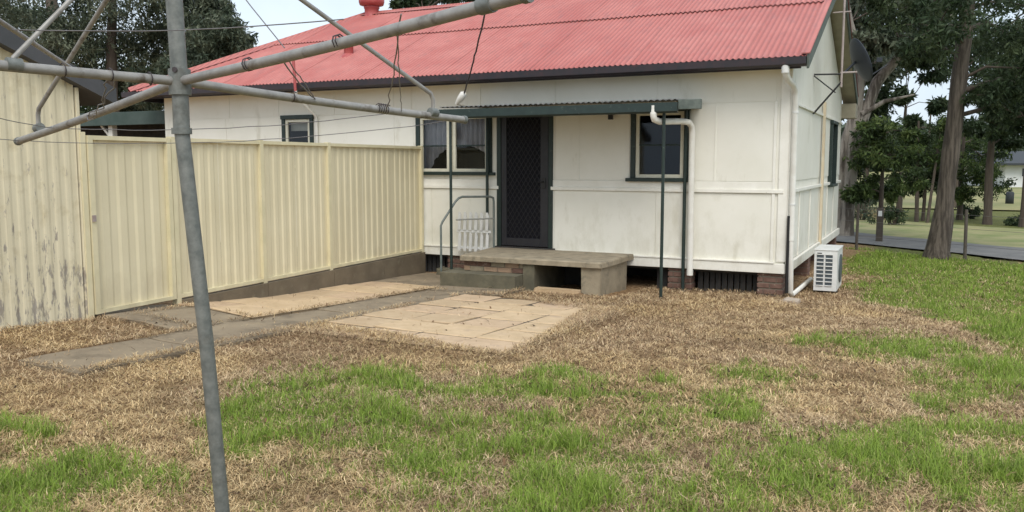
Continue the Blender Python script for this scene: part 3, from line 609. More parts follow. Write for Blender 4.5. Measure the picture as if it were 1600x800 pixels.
roofp = MB(); roofp.add([(XE-.03, YE+.02, ZE-.03), (XRL, YR, zroof(YR)-.03), (XE-.03, YR, zroof(YR)-.03), (XHL+.05, YE+.02, ZE-.03)], [(3,0,2,1)])
roofp.add([(XE-.03, 2*YR-YE, ZE-.03), (XE-.03, YR, zroof(YR)-.03), (XRL, YR, zroof(YR)-.03), (XHL, 2*YR-YE, ZE-.03)], [(0,1,2,3)])
roofp.add([(XHL, YE, ZE+.015), (XRL, YR, zroof(YR)+.01), (XHL, 2*YR-YE, ZE+.015)], [(0,1,2)])
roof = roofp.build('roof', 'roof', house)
w = .762
k = 0; x = XE
while x > XHL:
    for fnt in (True, False):
        for (a, b, lf) in ((-.04, s1+.12, 0), (s1, SL, .020)):
            vs, fs = corrsheet(max(x-w, XHL-.1), x, a, b, lf+.003*(k % 2), fnt)
            if x-w < XRL: vs, fs = cut_hip(vs, fs, fnt)
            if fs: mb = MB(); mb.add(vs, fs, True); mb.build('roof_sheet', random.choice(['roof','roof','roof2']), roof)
    x -= w; k += 1
def cap(a, b, name, r=.09):
    mb = MB(); a, b = Vector(a), Vector(b); d = (b-a).normalized(); sd_ = d.cross(Vector((0,0,1))).normalized(); up_ = sd_.cross(d)
    pr = [(-.17, -.055), (-.05, .0), (-.03, .03), (.03, .03), (.05, 0), (.17, -.055)]
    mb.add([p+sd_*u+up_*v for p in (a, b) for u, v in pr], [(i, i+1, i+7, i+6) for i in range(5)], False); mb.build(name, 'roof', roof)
cap((XRL, YR, zroof(YR)+.045), (XE, YR, zroof(YR)+.045), 'ridge_cap')
cap((XHL-.02, YE-.03, ZE+.05), (XRL, YR, zroof(YR)+.05), 'hip_cap')
cap((XHL-.02, 2*YR-YE, ZE+.05), (XRL, YR, zroof(YR)+.05), 'hip_cap')
# barge boards, soffits, gutter
for fnt in (1, -1):
    Y = lambda y: y if fnt == 1 else 2*YR-y
    mb = MB(); mb.prism([(Y(YE-.02), ZE+.03), (Y(YR), zroof(YR)+.02), (Y(YR), zroof(YR)-.16), (Y(YE+.0), ZE-.15)], 'x', XE-.005, XE+.022); mb.build('barge_board', 'greyboard', house)
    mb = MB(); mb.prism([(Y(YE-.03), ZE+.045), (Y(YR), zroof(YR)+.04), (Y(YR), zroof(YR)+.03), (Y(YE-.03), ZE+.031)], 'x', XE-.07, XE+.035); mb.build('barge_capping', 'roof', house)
    mb = MB(); mb.prism([(Y(YE+.05), ZE-.10), (Y(YR), zroof(YR)-.11), (Y(YR), zroof(YR)-.13), (Y(YE+.05), ZE-.12)], 'x', XC-.02, XE-.006); mb.build('soffit', 'eave', house)
mb = MB(); mb.box(XC-.02, XE+.02, 2*YR-YE-.42, 2*YR-YE-.01, ZE-.42, ZE-.13); mb.build('boxed_eave', 'eave', house)
mb = MB()
mb.prism([(YE-.02, ZE-.01), (YE-.13, ZE-.01), (YE-.125, ZE-.10), (YE-.09, ZE-.125), (YE-.02, ZE-.125), (YE-.02,ZE-.118),(YE-.085,ZE-.118),(YE-.117,ZE-.097),(YE-.122,ZE-.018),(YE-.02,ZE-.018)], 'x', XHL-.1, XE-.0)
mb.build('gutter', 'gutter', house)
mb = MB(); mb.box(XHL, XE-.07, YE-.018, YE+.012, ZE-.145, ZE-.02); mb.build('fascia', 'gutter', house)
mb = MB(); mb.add([(XHL, YE+.012, ZE-.13), (XE-.07, YE+.012, ZE-.13), (XE-.07, YC-.001, ZE-.09), (XHL, YC-.001, ZE-.09)], [(0,1,2,3)]); mb.build('soffit', 'wall', house)
mb = MB(); mb.box(XHL-.02, XHL+.01, YE, 2*YR-YE, ZE-.16, ZE); mb.build('fascia', 'gutter', house)
# under-floor: brick piers, dark slats, back dirt wall
def pier(cx, w=.36):
    z0 = -.2; zt = .165; mbm = MB(); mbm.box(cx-w/2+.012, cx+w/2-.012, YC+.012, YC+.24, z0, zt); p = mbm.build('pier', 'mortar', house)
    row = 0; z = z0
    while z < zt-.01:
        h = min(.072, zt-z); off = 0 if row % 2 == 0 else -w/4
        x = cx-w/2+off
        while x < cx+w/2-.01:
            a, b = max(x, cx-w/2), min(x+w/2-.01, cx+w/2)
            if b-a > .02: mb = MB(); mb.box(a, b, YC, YC+.25, z, z+h-.010, jig=.002); mb.build('brick', 'brick', p)
            x += w/2
        z += .082; row += 1
for cx in (-12.9, -10.6, -8.4, -6.75, -3.12, -1.88): pier(cx, .34)
for cy in (14.2, 16.4, 18.4):
    p = MB(); p.box(XC-.27, XC-.02, cy-.15, cy+.15, -.2, .165); pp = p.build('pier', 'mortar', house)
    for r_ in range(4): 
        for kx in (0, 1): mb = MB(); mb.box(XC-.26, XC-.008, cy-.155+kx*.157, cy-.155+kx*.157+.15, -.19+r_*.085, -.19+r_*.085+.075); mb.build('brick', 'brick', pp)
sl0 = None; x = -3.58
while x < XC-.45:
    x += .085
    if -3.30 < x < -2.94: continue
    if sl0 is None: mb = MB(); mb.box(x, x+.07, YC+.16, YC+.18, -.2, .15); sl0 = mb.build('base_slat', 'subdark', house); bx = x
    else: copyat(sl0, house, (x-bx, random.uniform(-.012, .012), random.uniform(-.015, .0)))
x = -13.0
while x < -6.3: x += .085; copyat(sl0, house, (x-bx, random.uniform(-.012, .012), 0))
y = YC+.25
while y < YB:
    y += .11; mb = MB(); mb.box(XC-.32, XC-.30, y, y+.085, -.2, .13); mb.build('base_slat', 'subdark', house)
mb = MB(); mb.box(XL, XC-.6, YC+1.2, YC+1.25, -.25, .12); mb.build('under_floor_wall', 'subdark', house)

def vent_():
    c = (-10.79, YR-.05, zroof(YR)); t = thing('roof_ventilator', c, 'red round mushroom ventilator on the left end of the ridge', 'roof vent')
    mb = MB(); mb.lathe((c[0], c[1], c[2]-.12), [(.24,.0),(.15,.05),(.15,.24),(.165,.25),(.165,.29),(.13,.30)]); mb.build('neck', 'vent', t)
    mb = MB(); mb.lathe((c[0], c[1], c[2]+.17), [(.13,0),(.25,.03),(.27,.09),(.27,.15),(.24,.22),(.15,.27),(.02,.29),(.0,.29)]); mb.build('cowl', 'vent', t)
vent_()
c = (-9.48, 12.5, zroof(12.5)); t = thing('flue_pipe', c, 'short faded red flue pipe poking through the lower roof slope', 'flue')
mb = MB(); mb.lathe((c[0], c[1], c[2]-.02), [(.085,0),(.085,.26),(.10,.262),(.10,.30),(.06,.31),(0,.31)]); mb.build('pipe', 'vent', t); mb = MB(); mb.lathe((c[0],c[1],c[2]-.04), [(.17,-.05),(.14,.03),(.09,.07)]); mb.build('flashing', 'vent', t)

vp = thing('vent_pipe', (-9.49, 11.05, 2.8), 'thin dull red vent pipe rising past the gutter, with a white pipe below it', 'pipe')
mb = MB(); mb.tube([(-9.48, 11.05, 2.82), (-9.51, 11.05, 3.36)], .024, 8); mb.build('pipe', 'vent', vp)
mb = MB(); mb.tube([(-9.48, 11.05, 2.83), (-9.49, 11.08, 2.74), (-9.49, 11.54, 2.46), (-9.485, YC-.04, 2.38), (-9.48, YC-.04, -.1)], .026, 8); mb.build('lower_pipe', 'pvc', vp)
# ------------------------------------------------------------------ awning over the porch
AX0, AX1, AY = -6.32, -2.87, 10.42
aw = thing('porch_awning', (-4.6, 11.0, 0), 'dark green flat porch awning with corrugated sheets above the screen door', 'awning')
mb = MB(); mb.box(AX0, AX1, AY+.01, AY+.05, 2.29, 2.40); mb.build('front_beam', 'green', aw)
mb = MB(); mb.box(AX1+.022, -2.56, AY-.05, AY-.01, 2.305, 2.425); mb.build('beam_end', 'greyboard', aw)
mb = MB(); mb.prism([(AY+.0, 2.395), (AY-.08, 2.395), (AY-.085, 2.285), (AY-.06, 2.265), (AY+.0, 2.265), (AY+0,2.272),(AY-.056,2.272),(AY-.078,2.29),(AY-.074,2.388),(AY,2.388)], 'x', AX0-.03, AX1+.02); mb.build('gutter', 'green', aw)
for x in (AX0+.05, -5.2, -4.05, AX1-.03): mb = MB(); mb.beam((x, AY+.052, 2.36), (x, YC-.03, 2.43), .045, .09); mb.build('rafter', 'green', aw)
x = AX1; first = None
while x > AX0+.01:
    x0 = max(x-.762, AX0); n = int(round((x-x0)/.0762*6)); vs = []; fs = []
    for j in range(2):
        for i in range(n+1):
            xx = x0+(x-x0)*i/n; vs.append((xx, (AY-.03, YC-.01)[j], (2.428, 2.50)[j]+.009*math.cos(2*math.pi*xx/.0762)))
    fs = [(i, i+1, i+n+2, i+n+1) for i in range(n)]
    mb = MB(); mb.add(vs, fs, True); mb.build('roof_sheet', 'corr', aw); x = x0
for px_, py_, zb in ((-3.05, 10.46, -.14), (-6.17, 10.46, .12), (-3.05, 11.53, -.15), (-6.15, 11.53, -.12)):
    mb = MB(); mb.tube([(px_, py_, zb-.12), (px_, py_, 2.36 if py_ < 11 else 2.50)], .021 if py_ < 11 else .024, 10); mb.build('post', 'green', aw)
mb = MB(); mb.tube([(-3.16, AY-.045, 2.36), (-3.16, AY-.05, 2.23), (-3.155, AY-.03, 2.19), (-3.11, AY+.05, 2.165), (-3.03, AY+.80, 2.20), (-2.97, AY+.95, 2.19), (-2.955, AY+1.04, 2.14), (-2.95, AY+1.06, 2.05), (-2.945, AY+1.08, .10)], [.042]*9, 12)
mb.build('downpipe', 'pvc', aw)
mb = MB(); mb.tube([(-2.945, AY+1.08, .16), (-2.945, AY+1.08, .09)], .044, 12); mb.tube([(-3.16, AY-.045, 2.31), (-3.16, AY-.047, 2.25)], .045, 12); mb.build('pipe_socket', 'pvc', aw)
# corner downpipe of the house
dp = thing('corner_downpipe', (XC+.07, YC-.1, -.14), 'white plastic downpipe at the right front corner of the cottage', 'downpipe')
mb = MB(); mb.tube([(-1.70, YE-.07, 2.84), (-1.70, YE-.06, 2.78), (-1.68, YE+.02, 2.70), (XC+.05, YC-.16, 2.64), (XC+.065, YC-.08, 2.58), (XC+.065, YC-.04, 2.5), (XC+.07, YC-.04, .62)], .040, 12); mb.build('pipe', 'pvc', dp)
mb = MB(); mb.tube([(-1.70, YE-.07, 2.93), (-1.70, YE-.065, 2.77)], .050, 12); mb.build('outlet', 'white', dp)
mb = MB(); mb.tube([(XC+.035, YC-.06, .95), (XC+.033, YC-.06, -.08)], .022, 8); mb.build('black_riser', 'black', dp)
mb = MB(); mb.tube([(XC+.07, YC-.04, .62), (XC+.085, YC-.05, -.07), (XC+.10, YC-.02, -.10), (XC+.17, YC+1.35, -.06)], .034, 10); mb.build('lower_pipe', 'pvc', dp)
for z in (2.3, 1.1): mb = MB(); mb.tube([(XC+.07, YC-.04, z-.012), (XC+.07, YC-.04, z+.012)], .045, 12); mb.build('clip', 'white', dp)
mb = MB(); mb.prism([(-1.67,-.17),(-1.42,-.17),(-1.44,-.10),(-1.60,-.085),(-1.66,-.12)], 'y', 10.98, 11.28); mb.build('concrete_block', mat('pale_block', (.46,.38,.30), .95, c2=(.36,.29,.22), scale=9, bump=.4), label='pale broken concrete block lying at the foot of the corner downpipe', cat='block')
cn = MB(); cn.box(XC+.012, XC+.055, 15.17, 15.27, .2, 2.66); cn = cn.build('conduit', 'beige', label='tall beige pipe cover running up the side wall above the air conditioner', cat='pipe cover')
# floodlight
fl = thing('floodlight', (-4.17, YC-.06, 2.3), 'small dark twin floodlight under the awning right of the screen door', 'floodlight')
mb = MB(); mb.box(-4.20, -4.10, YC-.06, YC-.012, 2.33, 2.42); mb.build('base', 'black', fl)
mb = MB(); mb.box(-4.17, -4.11, YC-.13, YC-.06, 2.26, 2.34); mb.build('sensor', 'black', fl)
for s_, x in ((-1, -4.26), (1, -4.08)):
    mb = MB(); mb.tube([(-4.15, YC-.05, 2.39), (x, YC-.10, 2.40), (x+s_*.02, YC-.17, 2.38)], [.015, .03, .05], 10); mb.build('lamp_head', 'black', fl)
    mb = MB(); mb.tube([(x+s_*.02, YC-.171, 2.38), (x+s_*.022, YC-.18, 2.378)], .042, 10); mb.build('lens', 'white', fl)

# ------------------------------------------------------------------ porch
po = thing('porch', (-4.9, 11, -.1), 'raised concrete porch slab with a side step below the screen door', 'porch')
mb = MB(); bm_pts = []
xs_ = np.linspace(-5.95, -3.82, 24)
top = [(x, 10.33+random.uniform(-.008, .008)) for x in xs_]; 
poly = top+[(-3.79, 10.7), (-3.80, 11.2), (-3.78, YC-.05), (-6.06, YC-.05), (-6.00, 11.0)]
n = len(poly); cx, cy = -4.9, 10.95
v = [(x, y, .265) for x, y in poly]+[(x+(cx-x)*.0, y, .325) for x, y in poly]+[(x+(cx-x)*.008, y+(cy-y)*.03, .342) for x, y in poly]
f = [(i, (i+1)%n, n+(i+1)%n, n+i) for i in range(n)]+[(n+i, n+(i+1)%n, 2*n+(i+1)%n, 2*n+i) for i in range(n)]+[tuple(range(n))[::-1], tuple(range(2*n, 3*n))]
mb.add(v, f); mb.build('slab', 'concrete', po)
mb = MB(); mb.box(-6.16, -4.98, 10.12, 10.60, -.14, .115, jig=.006); mb.build('step', 'concdark', po)
mb = MB(); mb.box(-4.972, -4.80, 10.36, 11.5, -.16, .262, jig=.006); mb.build('side_wall', 'concdark', po)
mb = MB(); mb.box(-4.12, -3.85, 10.38, 11.45, -.16, .262, jig=.008); mb.build('side_wall', 'concrete', po)
mb = MB(); mb.box(-4.79, -4.13, 10.33, 10.46, -.14, -.055, jig=.006); mb.build('sill_strip', 'paver', po)
rb = MB(); rb.box(-5.92, -4.985, 10.42, 10.62, .117, .262); rb = rb.build('riser', 'mortar', po)
for rr_ in range(2):
    x = -6.05-(rr_*.11); 
    while x < -5.0:
        a, b = max(x, -5.93), min(x+.21, -4.985)
        if b-a > .03: mb = MB(); mb.box(a, b, 10.408, 10.60, .12+rr_*.072, .12+rr_*.072+.064, jig=.003); mb.build('brick', random.choice(['palebrick', 'palebrick', 'concrete', 'brick']), rb)
        x += .222
mb = MB(); mb.box(-4.79, -4.13, 11.40, 11.44, -.16, .26); mb.build('rear_wall', 'subdark', po)
hr = thing('handrail', (-6.3, 11.1, -.1), 'bent grey green pipe handrail beside the porch step', 'handrail')
A = Vector((-6.44, 10.62, -.12)); B = Vector((-6.0, 11.46, .34))
def lerp(t, z): p = A.lerp(B, t); return (p.x, p.y, z)
mb = MB(); mb.tube([(A.x, A.y, -.16), lerp(0, .72), lerp(.03, .78), lerp(.27, 1.07), lerp(.33, 1.12), lerp(.40, 1.14), lerp(.93, 1.13), lerp(.99, 1.11), lerp(1, 1.05), lerp(1, .33)], .017, 10); mb.build('rail', mat('rail_paint', (.10,.125,.115), .5, c2=(.16,.18,.165), scale=15), hr)
mb = MB(); mb.tube([lerp(.28, .80), lerp(1, .795)], .012, 8); mb.build('mid_rail', mat('rail_grey', (.30,.30,.27), .5), hr)
pk = thing('picket_panel', (-6.35, 11.45, .25), 'low white picket panel leaning on the wall behind the handrail', 'picket panel')
for i in range(6):
    x = -6.60+i*.098
    for z0, z1 in ((.27, .56), (.60, .88)):
        mb = MB(); mb.prism([(x-.032, z0), (x+.018, z0), (x+.032, z1-.05), (x+.01, z1), (x-.015, z1), (x-.018, z1-.04)], 'y', 11.44, 11.456); mb.build('picket', 'white', pk)
mb = MB(); mb.box(-6.66, -6.05, 11.458, 11.475, .30, .34); mb.box(-6.66, -6.05, 11.458, 11.475, .56, .60); mb.build('cross_rail', 'white', pk)

# ------------------------------------------------------------------ air conditioner
ac = thing('air_conditioner', (-1.2, 12.4, -.15), 'white outdoor air conditioner unit with grille beside the side wall', 'air conditioner')
ax0, ax1, ay0, ay1, az0, az1 = -1.40, -1.10, 12.25, 13.0, -.12, .44
mb = MB(); mb.box(ax0, ax1, ay0, ay1, az0, az1); mb.build('casing', 'white', ac)
mb = MB(); mb.box(ax0-.008, ax1+.008, ay0-.008, ay1+.008, az1+.001, az1+.018); mb.build('lid', 'white', ac)
for cx in (0, 1):
    xa = ax0+.035+cx*.115
    mb = MB(); mb.box(xa, xa+.09, ay0-.006, ay0-.001, az0+.07, az1-.06); mb.build('grille', 'acgrille', ac)
    for k in range(9): mb = MB(); mb.box(xa, xa+.09, ay0-.016, ay0-.007, az0+.07+k*.054, az0+.083+k*.054); mb.build('slat', 'white', ac)
mb = MB(); mb.box(ax0+.04, ax0+.10, ay0-.012, ay0-.008, az1-.055, az1-.03); mb.build('badge', 'black', ac)
for y in (ay0+.1, ay1-.15): mb = MB(); mb.box(ax0-.01, ax1+.01, y, y+.06, az0-.06, az0-.002); mb.build('foot', 'black', ac)
mb = MB(); mb.lathe((0,0,0), [(.2,0),(.2,.01)]); 
mb = MB(); cy_ = ay0+.42; mb.tube([(ax1+.001, cy_, .16), (ax1+.014, cy_, .16)], .2, 24); mb.build('fan_guard', 'acgrille', ac)

# ------------------------------------------------------------------ antenna and dish on the side wall
an = thing('tv_antenna', (-1.3, 14.3, 2.6), 'thin tv antenna mast with cross bars on a wall bracket', 'antenna')
AMX, AMY = -1.30, 14.0
mb = MB(); mb.tube([(AMX, AMY, 2.80), (AMX, AMY, 5.2)], .017, 8); mb.build('mast', 'pink', an)
mb = MB(); mb.tube([(XC, AMY-.1, 3.0), (AMX, AMY, 3.0)], .013, 6); mb.tube([(XC, AMY-.1, 2.98), (AMX-.08, AMY, 2.72)], .010, 6); mb.tube([(XC, AMY-.05, 2.40), (AMX, AMY, 2.88)], .016, 6); mb.build('bracket', 'black', an)
mb = MB(); mb.tube([(AMX-.02, AMY, 3.02), (AMX+.22, AMY, 3.02)], .014, 6); mb.build('dish_arm', 'pink', an)
mb = MB(); mb.tube([(AMX-.16, AMY, 3.93), (AMX+.10, AMY, 3.93)], .011, 6); mb.tube([(AMX-.14, AMY, 4.9), (AMX+.14, AMY, 4.9)], .011, 6); mb.build('cross_bar', 'pink', an)
sdh = thing('satellite_dish', (-1.15, 14.2, 3.0), 'dark grey satellite dish facing away beside the antenna mast', 'satellite dish')
mb = MB(); vs = []; fs = []; nr, na = 6, 24
cD = Vector((-1.13, 14.28, 3.20)); axd = Vector((.86, .40, .38)).normalized(); uu = Vector((-.45, 0, 1)).normalized(); uu = (uu-axd*uu.dot(axd)).normalized(); ww = axd.cross(uu)
for i in range(nr+1):
    for k in range(na):
        r_ = .32*i/nr; a = 2*math.pi*k/na; vs.append(cD+uu*r_*1.12*math.cos(a)+ww*r_*math.sin(a)+axd*(r_*r_*.9))
for i in range(nr):
    for k in range(na): fs.append((i*na+k, i*na+(k+1)%na, (i+1)*na+(k+1)%na, (i+1)*na+k))
b_ = len(vs); vs += [p-axd*.012 for p in vs]; fs += [tuple(j+b_ for j in f_) for f_ in fs]+[(nr*na+k, nr*na+(k+1)%na, b_+nr*na+(k+1)%na, b_+nr*na+k) for k in range(na)]
mb.add(vs, fs, True); mb.build('reflector', 'dish', sdh)
mb = MB(); mb.tube([cD-axd*.01, Vector((AMX+.03, AMY+.05, 3.02))], .02, 6); mb.tube([cD-uu*.3+axd*.05, cD-uu*.22+axd*.42], .01, 6); mb.box(cD.x+.30, cD.x+.38, cD.y-.03, cD.y+.03, cD.z-.02, cD.z+.05); mb.build('feed_arm', 'dish', sdh)

# ------------------------------------------------------------------ service cable
sc_ = thing('service_cable', (-6.0, 11.3, 2.6), 'dark twisted overhead power cable dropping to a white insulator above the awning', 'cable')
def sagline(a, b, sag, n=16, wob=0):
    a, b = Vector(a), Vector(b); out = []
    for i in range(n+1):
        t = i/n; p = a.lerp(b, t); p.z -= sag*4*t*(1-t); 
        if wob: p += Vector((random.uniform(-wob, wob), random.uniform(-wob, wob), random.uniform(-wob, wob)))
        out.append(p)
    return out
mb = MB(); mb.tube(sagline((-6.32, 11.13, 2.68), (-3.55, 7.2, 4.2), .10, 30, .006), .011, 6); mb.build('cable', 'cable', sc_)
mb = MB(); mb.tube([(-6.50, 11.2, 2.53), (-6.42, 11.17, 2.60), (-6.34, 11.14, 2.67), (-6.32, 11.13, 2.685)], [.022, .05, .055, .03], 10); mb.tube([(-6.56, YC+.02, 2.52), (-6.50, 11.2, 2.53)], .012, 6); mb.build('insulator', 'pvc', sc_)

# ------------------------------------------------------------------ fence, gate
TH = -.0507; FX, FY = -7.03, 5.287
def FP(L, off, z): return (FX+math.sin(TH)*L+math.cos(TH)*off, FY+math.cos(TH)*L-math.sin(TH)*off, z)
def fbox(mb, L0, L1, o0, o1, z0, z1): return mb.add([FP(L, o, z) for L in (L0, L1) for o in (o0, o1) for z in (z0, z1)], [(0,1,3,2),(4,5,7,6),(0,1,5,4),(2,3,7,6),(0,2,6,4),(1,3,7,5)])
def ribbed(L0, L1, z0, z1, off, depth=.011, p=.148):
    pts = []; L = L0
    while L < L1:
        for a, o in ((0, 0), (.36*p, 0), (.5*p, depth), (.86*p, depth)):
            if L+a < L1: pts.append((L+a, o))
        L += p
    pts.append((L1, pts[-1][1])); n = len(pts)
    mb = MB(); mb.add([FP(l, off+o, z0) for l, o in pts]+[FP(l, off+o, z1) for l, o in pts], [(i, i+1, n+i+1, n+i) for i in range(n-1)]); return mb
fen = thing('steel_fence', FP(3, 0, 0), 'cream ribbed steel fence running from the gate to the cottage wall', 'fence')
posts = [1.02, 2.39, 3.73, 6.22]
for L in posts: fbox(MB(), 0, 0, 0, 0, 0, 0); mb = MB(); fbox(mb, L-.03, L+.03, -.032, .036, -.05, 1.915); mb.build('post', 'fencepost', fen)
for a, b in zip(posts[:-1], posts[1:]):
    mb = MB(); fbox(mb, a+.031, b-.031, -.026, .032, 1.865, 1.905); mb.build('top_rail', 'fencepost', fen)
    mb = MB(); fbox(mb, a+.031, b-.031, -.026, .032, .225, .262); mb.build('bottom_rail', 'fencepost', fen)
    n = max(1, round((b-a)/.8)); 
    for i in range(n):
        l0, l1 = a+.032+(b-a-.064)*i/n, a+.032+(b-a-.064)*(i+1)/n
        ribbed(l0, l1, .25, 1.88, -.012+.002*(i%2)).build('fence_sheet', 'fence', fen)
for L0, L1 in ((1.05, 2.4), (2.4, 3.75), (3.75, 5.0), (5.0, 6.25)):
    mb = MB(); fbox(mb, L0+.004, L1-.004, -.04, .06, -.25, .205); mb.build('plinth', 'plinth', fen)
mb = MB(); mb.box(-6.95, -6.62, 11.30, 11.56, -.2, -.02, jig=.02); mb.build('rubble_stone', 'concdark', label='dark mossy stone lump where the fence meets the cottage', cat='stone')
gt = thing('steel_gate', FP(.5, 0, .2), 'cream ribbed steel gate in a light frame beside the shed', 'gate')
mb = MB(); fbox(mb, -.02, .035, -.03, .045, .225, 1.90); mb.build('stile', 'fencepost', gt)
mb = MB(); fbox(mb, .925, .975, -.03, .045, .225, 1.90); mb.build('stile', 'fencepost', gt)
mb = MB(); fbox(mb, .036, .924, -.025, .042, 1.86, 1.90); mb.build('top_rail', 'fencepost', gt)
mb = MB(); fbox(mb, .036, .924, -.025, .042, .225, .262); mb.build('bottom_rail', 'fencepost', gt)
ribbed(.037, .923, .25, 1.87, -.008, p=.205).build('gate_sheet', 'fence', gt)
mb = MB(); mb.box(*[0,.0001]*3) if False else fbox(mb, -.015, .02, .046, .06, 1.10, 1.16); mb.build('latch', 'pink', gt)
mb = MB(); fbox(mb, -.085, -.03, -.04, .03, .0, 1.93); mb.build('gate_post', 'fencepost', label='narrow cream hinge post between the peeling shed and the gate', cat='post')

# ------------------------------------------------------------------ shed
sh = thing('shed', (-8.5, 3.2, .1), 'old corrugated shed with peeling cream paint left of the gate', 'shed')
SX = -7.03; SYR = 3.1
def shz(y): return 2.62-.40*(y-4.5) if y > SYR else 2.62-.40*(2*SYR-y-4.5)
y = 5.18; k = 0
while y > 1.05:
    y0 = y-.69; n = 54; vs = []
    for i in range(n+1):
        yy_ = y0+(y-y0)*i/n; tr = max(-1, min(1, 1.8*math.sin(2*math.pi*yy_/.115)))
        xx = SX+.004*tr+.003*(k % 2)
        vs += [(xx, yy_, .02), (xx, yy_, shz(yy_)-.0)]
    mb = MB(); mb.add(vs, [(2*i, 2*i+1, 2*i+3, 2*i+2) for i in range(n)]); mb.build('wall_sheet', 'peel', sh); y = y0; k += 1
mb = MB(); mb.prism([(1.1, 0), (5.15, 0), (5.15, 2.33), (SYR, 3.12), (1.1, 2.33)], 'x', SX-3.2, SX-.02); mb.build('frame_wall', 'timber', sh)
mb = MB(); mb.box(SX-.03, SX+.02, 5.19, 5.225, .05, 2.33); mb.build('corner_flashing', 'peel', sh)
for s_ in (1, -1):
    Y = lambda y_: y_ if s_ == 1 else 2*SYR-y_
    mb = MB(); mb.prism([(Y(SYR), shz(SYR)+.15), (Y(5.56), shz(5.56)+.15), (Y(5.56), shz(5.56)+.0), (Y(SYR), shz(SYR)+.0)], 'x', SX-3.4, SX+.10)
    mb.build('roof', 'shedroof', sh)
# far carport roof behind the fence
cpt = thing('carport', (-15, 13.5, 0), 'low dark green carport roof seen over the gate', 'carport')
mb = MB(); mb.box(-18, -13.3, 11.9, 16, 2.47, 2.62); mb.build('roof', 'carport', cpt)
mb = MB(); mb.box(-18, -13.3, 11.85, 11.89, 2.40, 2.66); mb.build('fascia', 'carport', cpt)
mb = MB(); mb.box(-19, -13.15, 12.9, 13.0, 0, 2.47); mb.build('back_wall', 'subdark', cpt)
for x in (-15.2, -17.8): 
    mb = MB(); mb.box(x-.06, x+.06, 12.0, 12.12, -.15, 2.47); mb.build('post', 'trim', cpt)
    mb = MB(); mb.beam((x-.35, 12.06, 2.44), (x, 12.06, 2.12), .05, .05); mb.build('brace', 'trim', cpt)

# ------------------------------------------------------------------ rotary clothes hoist
HO = Vector((-2.268, 2.068, 1.92)); TOP = Vector((-2.281, 2.058, 2.50)); BASE = Vector((-2.17, 2.12, .15))
ho = thing('clothes_hoist', tuple(BASE), 'old galvanised rotary clothes hoist leaning slightly in the dry grass', 'clothes hoist')
mb = MB(); mb.tube([BASE-Vector((0,0,.1)), BASE.lerp(HO, .5), HO-Vector((0,0,.16))], .0246, 20); mb.build('pole', 'galv', ho)
mb = MB(); mb.tube([HO-Vector((0,0,.16)), HO, TOP], .0270, 20); mb.build('sleeve', 'galv', ho)
mb = MB(); mb.tube([HO-Vector((0,0,.175)), HO-Vector((0,0,.155))], .033, 20); mb.build('collar', 'galv', ho)
mb = MB(); mb.tube([HO-Vector((0,0,.045)), HO+Vector((0,0,.04))], .036, 20); mb.build('hub', 'galv', ho)
mb = MB(); mb.tube([TOP-Vector((0,0,.05)), TOP+Vector((0,0,.03))], .036, 20); mb.build('top_collar', 'galv', ho)
EA = Vector((-.80, 1.69, 2.012)); EB = HO+Vector((-.345, -1.36, .03)); EC = Vector((-3.70, 2.44, 1.745)); ED = Vector((-1.93, 3.40, 1.845))
br = {'A': (HO.lerp(EA, .92), EA), 'B': (HO.lerp(EB, .36), EB), 'C': (Vector((-3.505, 2.408, 1.80)), EC), 'D': (Vector((-1.975, 3.20, 1.868)), ED)}
def bent(a, b, amp, n=9):
    a, b = Vector(a), Vector(b); return [a.lerp(b, i/n)+Vector((0,0,amp*math.sin(math.pi*i/n))) for i in range(n+1)]
for k, E_ in (('A', EA), ('B', EB), ('C', EC), ('D', ED)):
    d = (E_-HO).normalized()
    mb = MB(); mb.tube(bent(HO+d*.03, E_, -.006), .0158, 14); mb.build('arm', 'galvlight', ho)
    mb = MB(); mb.tube([E_-d*.012, E_+d*.006], .0185, 12); mb.build('end_cap', 'galv', ho)
for k in 'ABCD':
    q, E_ = br[k]; t = (TOP-q).normalized()
    if k == 'B': pts = [q, q+Vector((0,0,.02)), TOP]
    else: pts = [q, q+Vector((0,0,.055)), q+Vector((0,0,.075))+(TOP-q)*.012, TOP-(TOP-q)*.02]
    mb = MB(); mb.tube(pts, .0095 if k != 'B' else .0075, 10); mb.build('brace', 'galvlight', ho)
    mb = MB(); mb.tube([q-(E_-HO).normalized()*.02, q+(E_-HO).normalized()*.02], .0205, 12); mb.build('clamp', 'galv', ho)
# second brace rod on the near left arm
mb = MB(); q = HO.lerp(EC, .62); mb.tube([Vector((-2.39, 1.49, 2.077)), Vector(br['C'][0]).lerp(TOP, .32)], .0085, 8); mb.build('stay_rod', 'galvlight', ho)
ends = {'A': EA, 'B': EB, 'C': EC, 'D': ED}
for fr_, sg in ((.98, .05), (.72, .035)):
    for a, b in (('C', 'D'), ('B', 'C'), ('D', 'A')):
        if (a, b) == ('D', 'A') and fr_ > .9: continue
        mb = MB(); mb.tube(sagline(HO.lerp(ends[a], fr_), HO.lerp(ends[b], fr_), sg, 18, .002), .0017, 5); mb.build('line_wire', 'wire', ho)
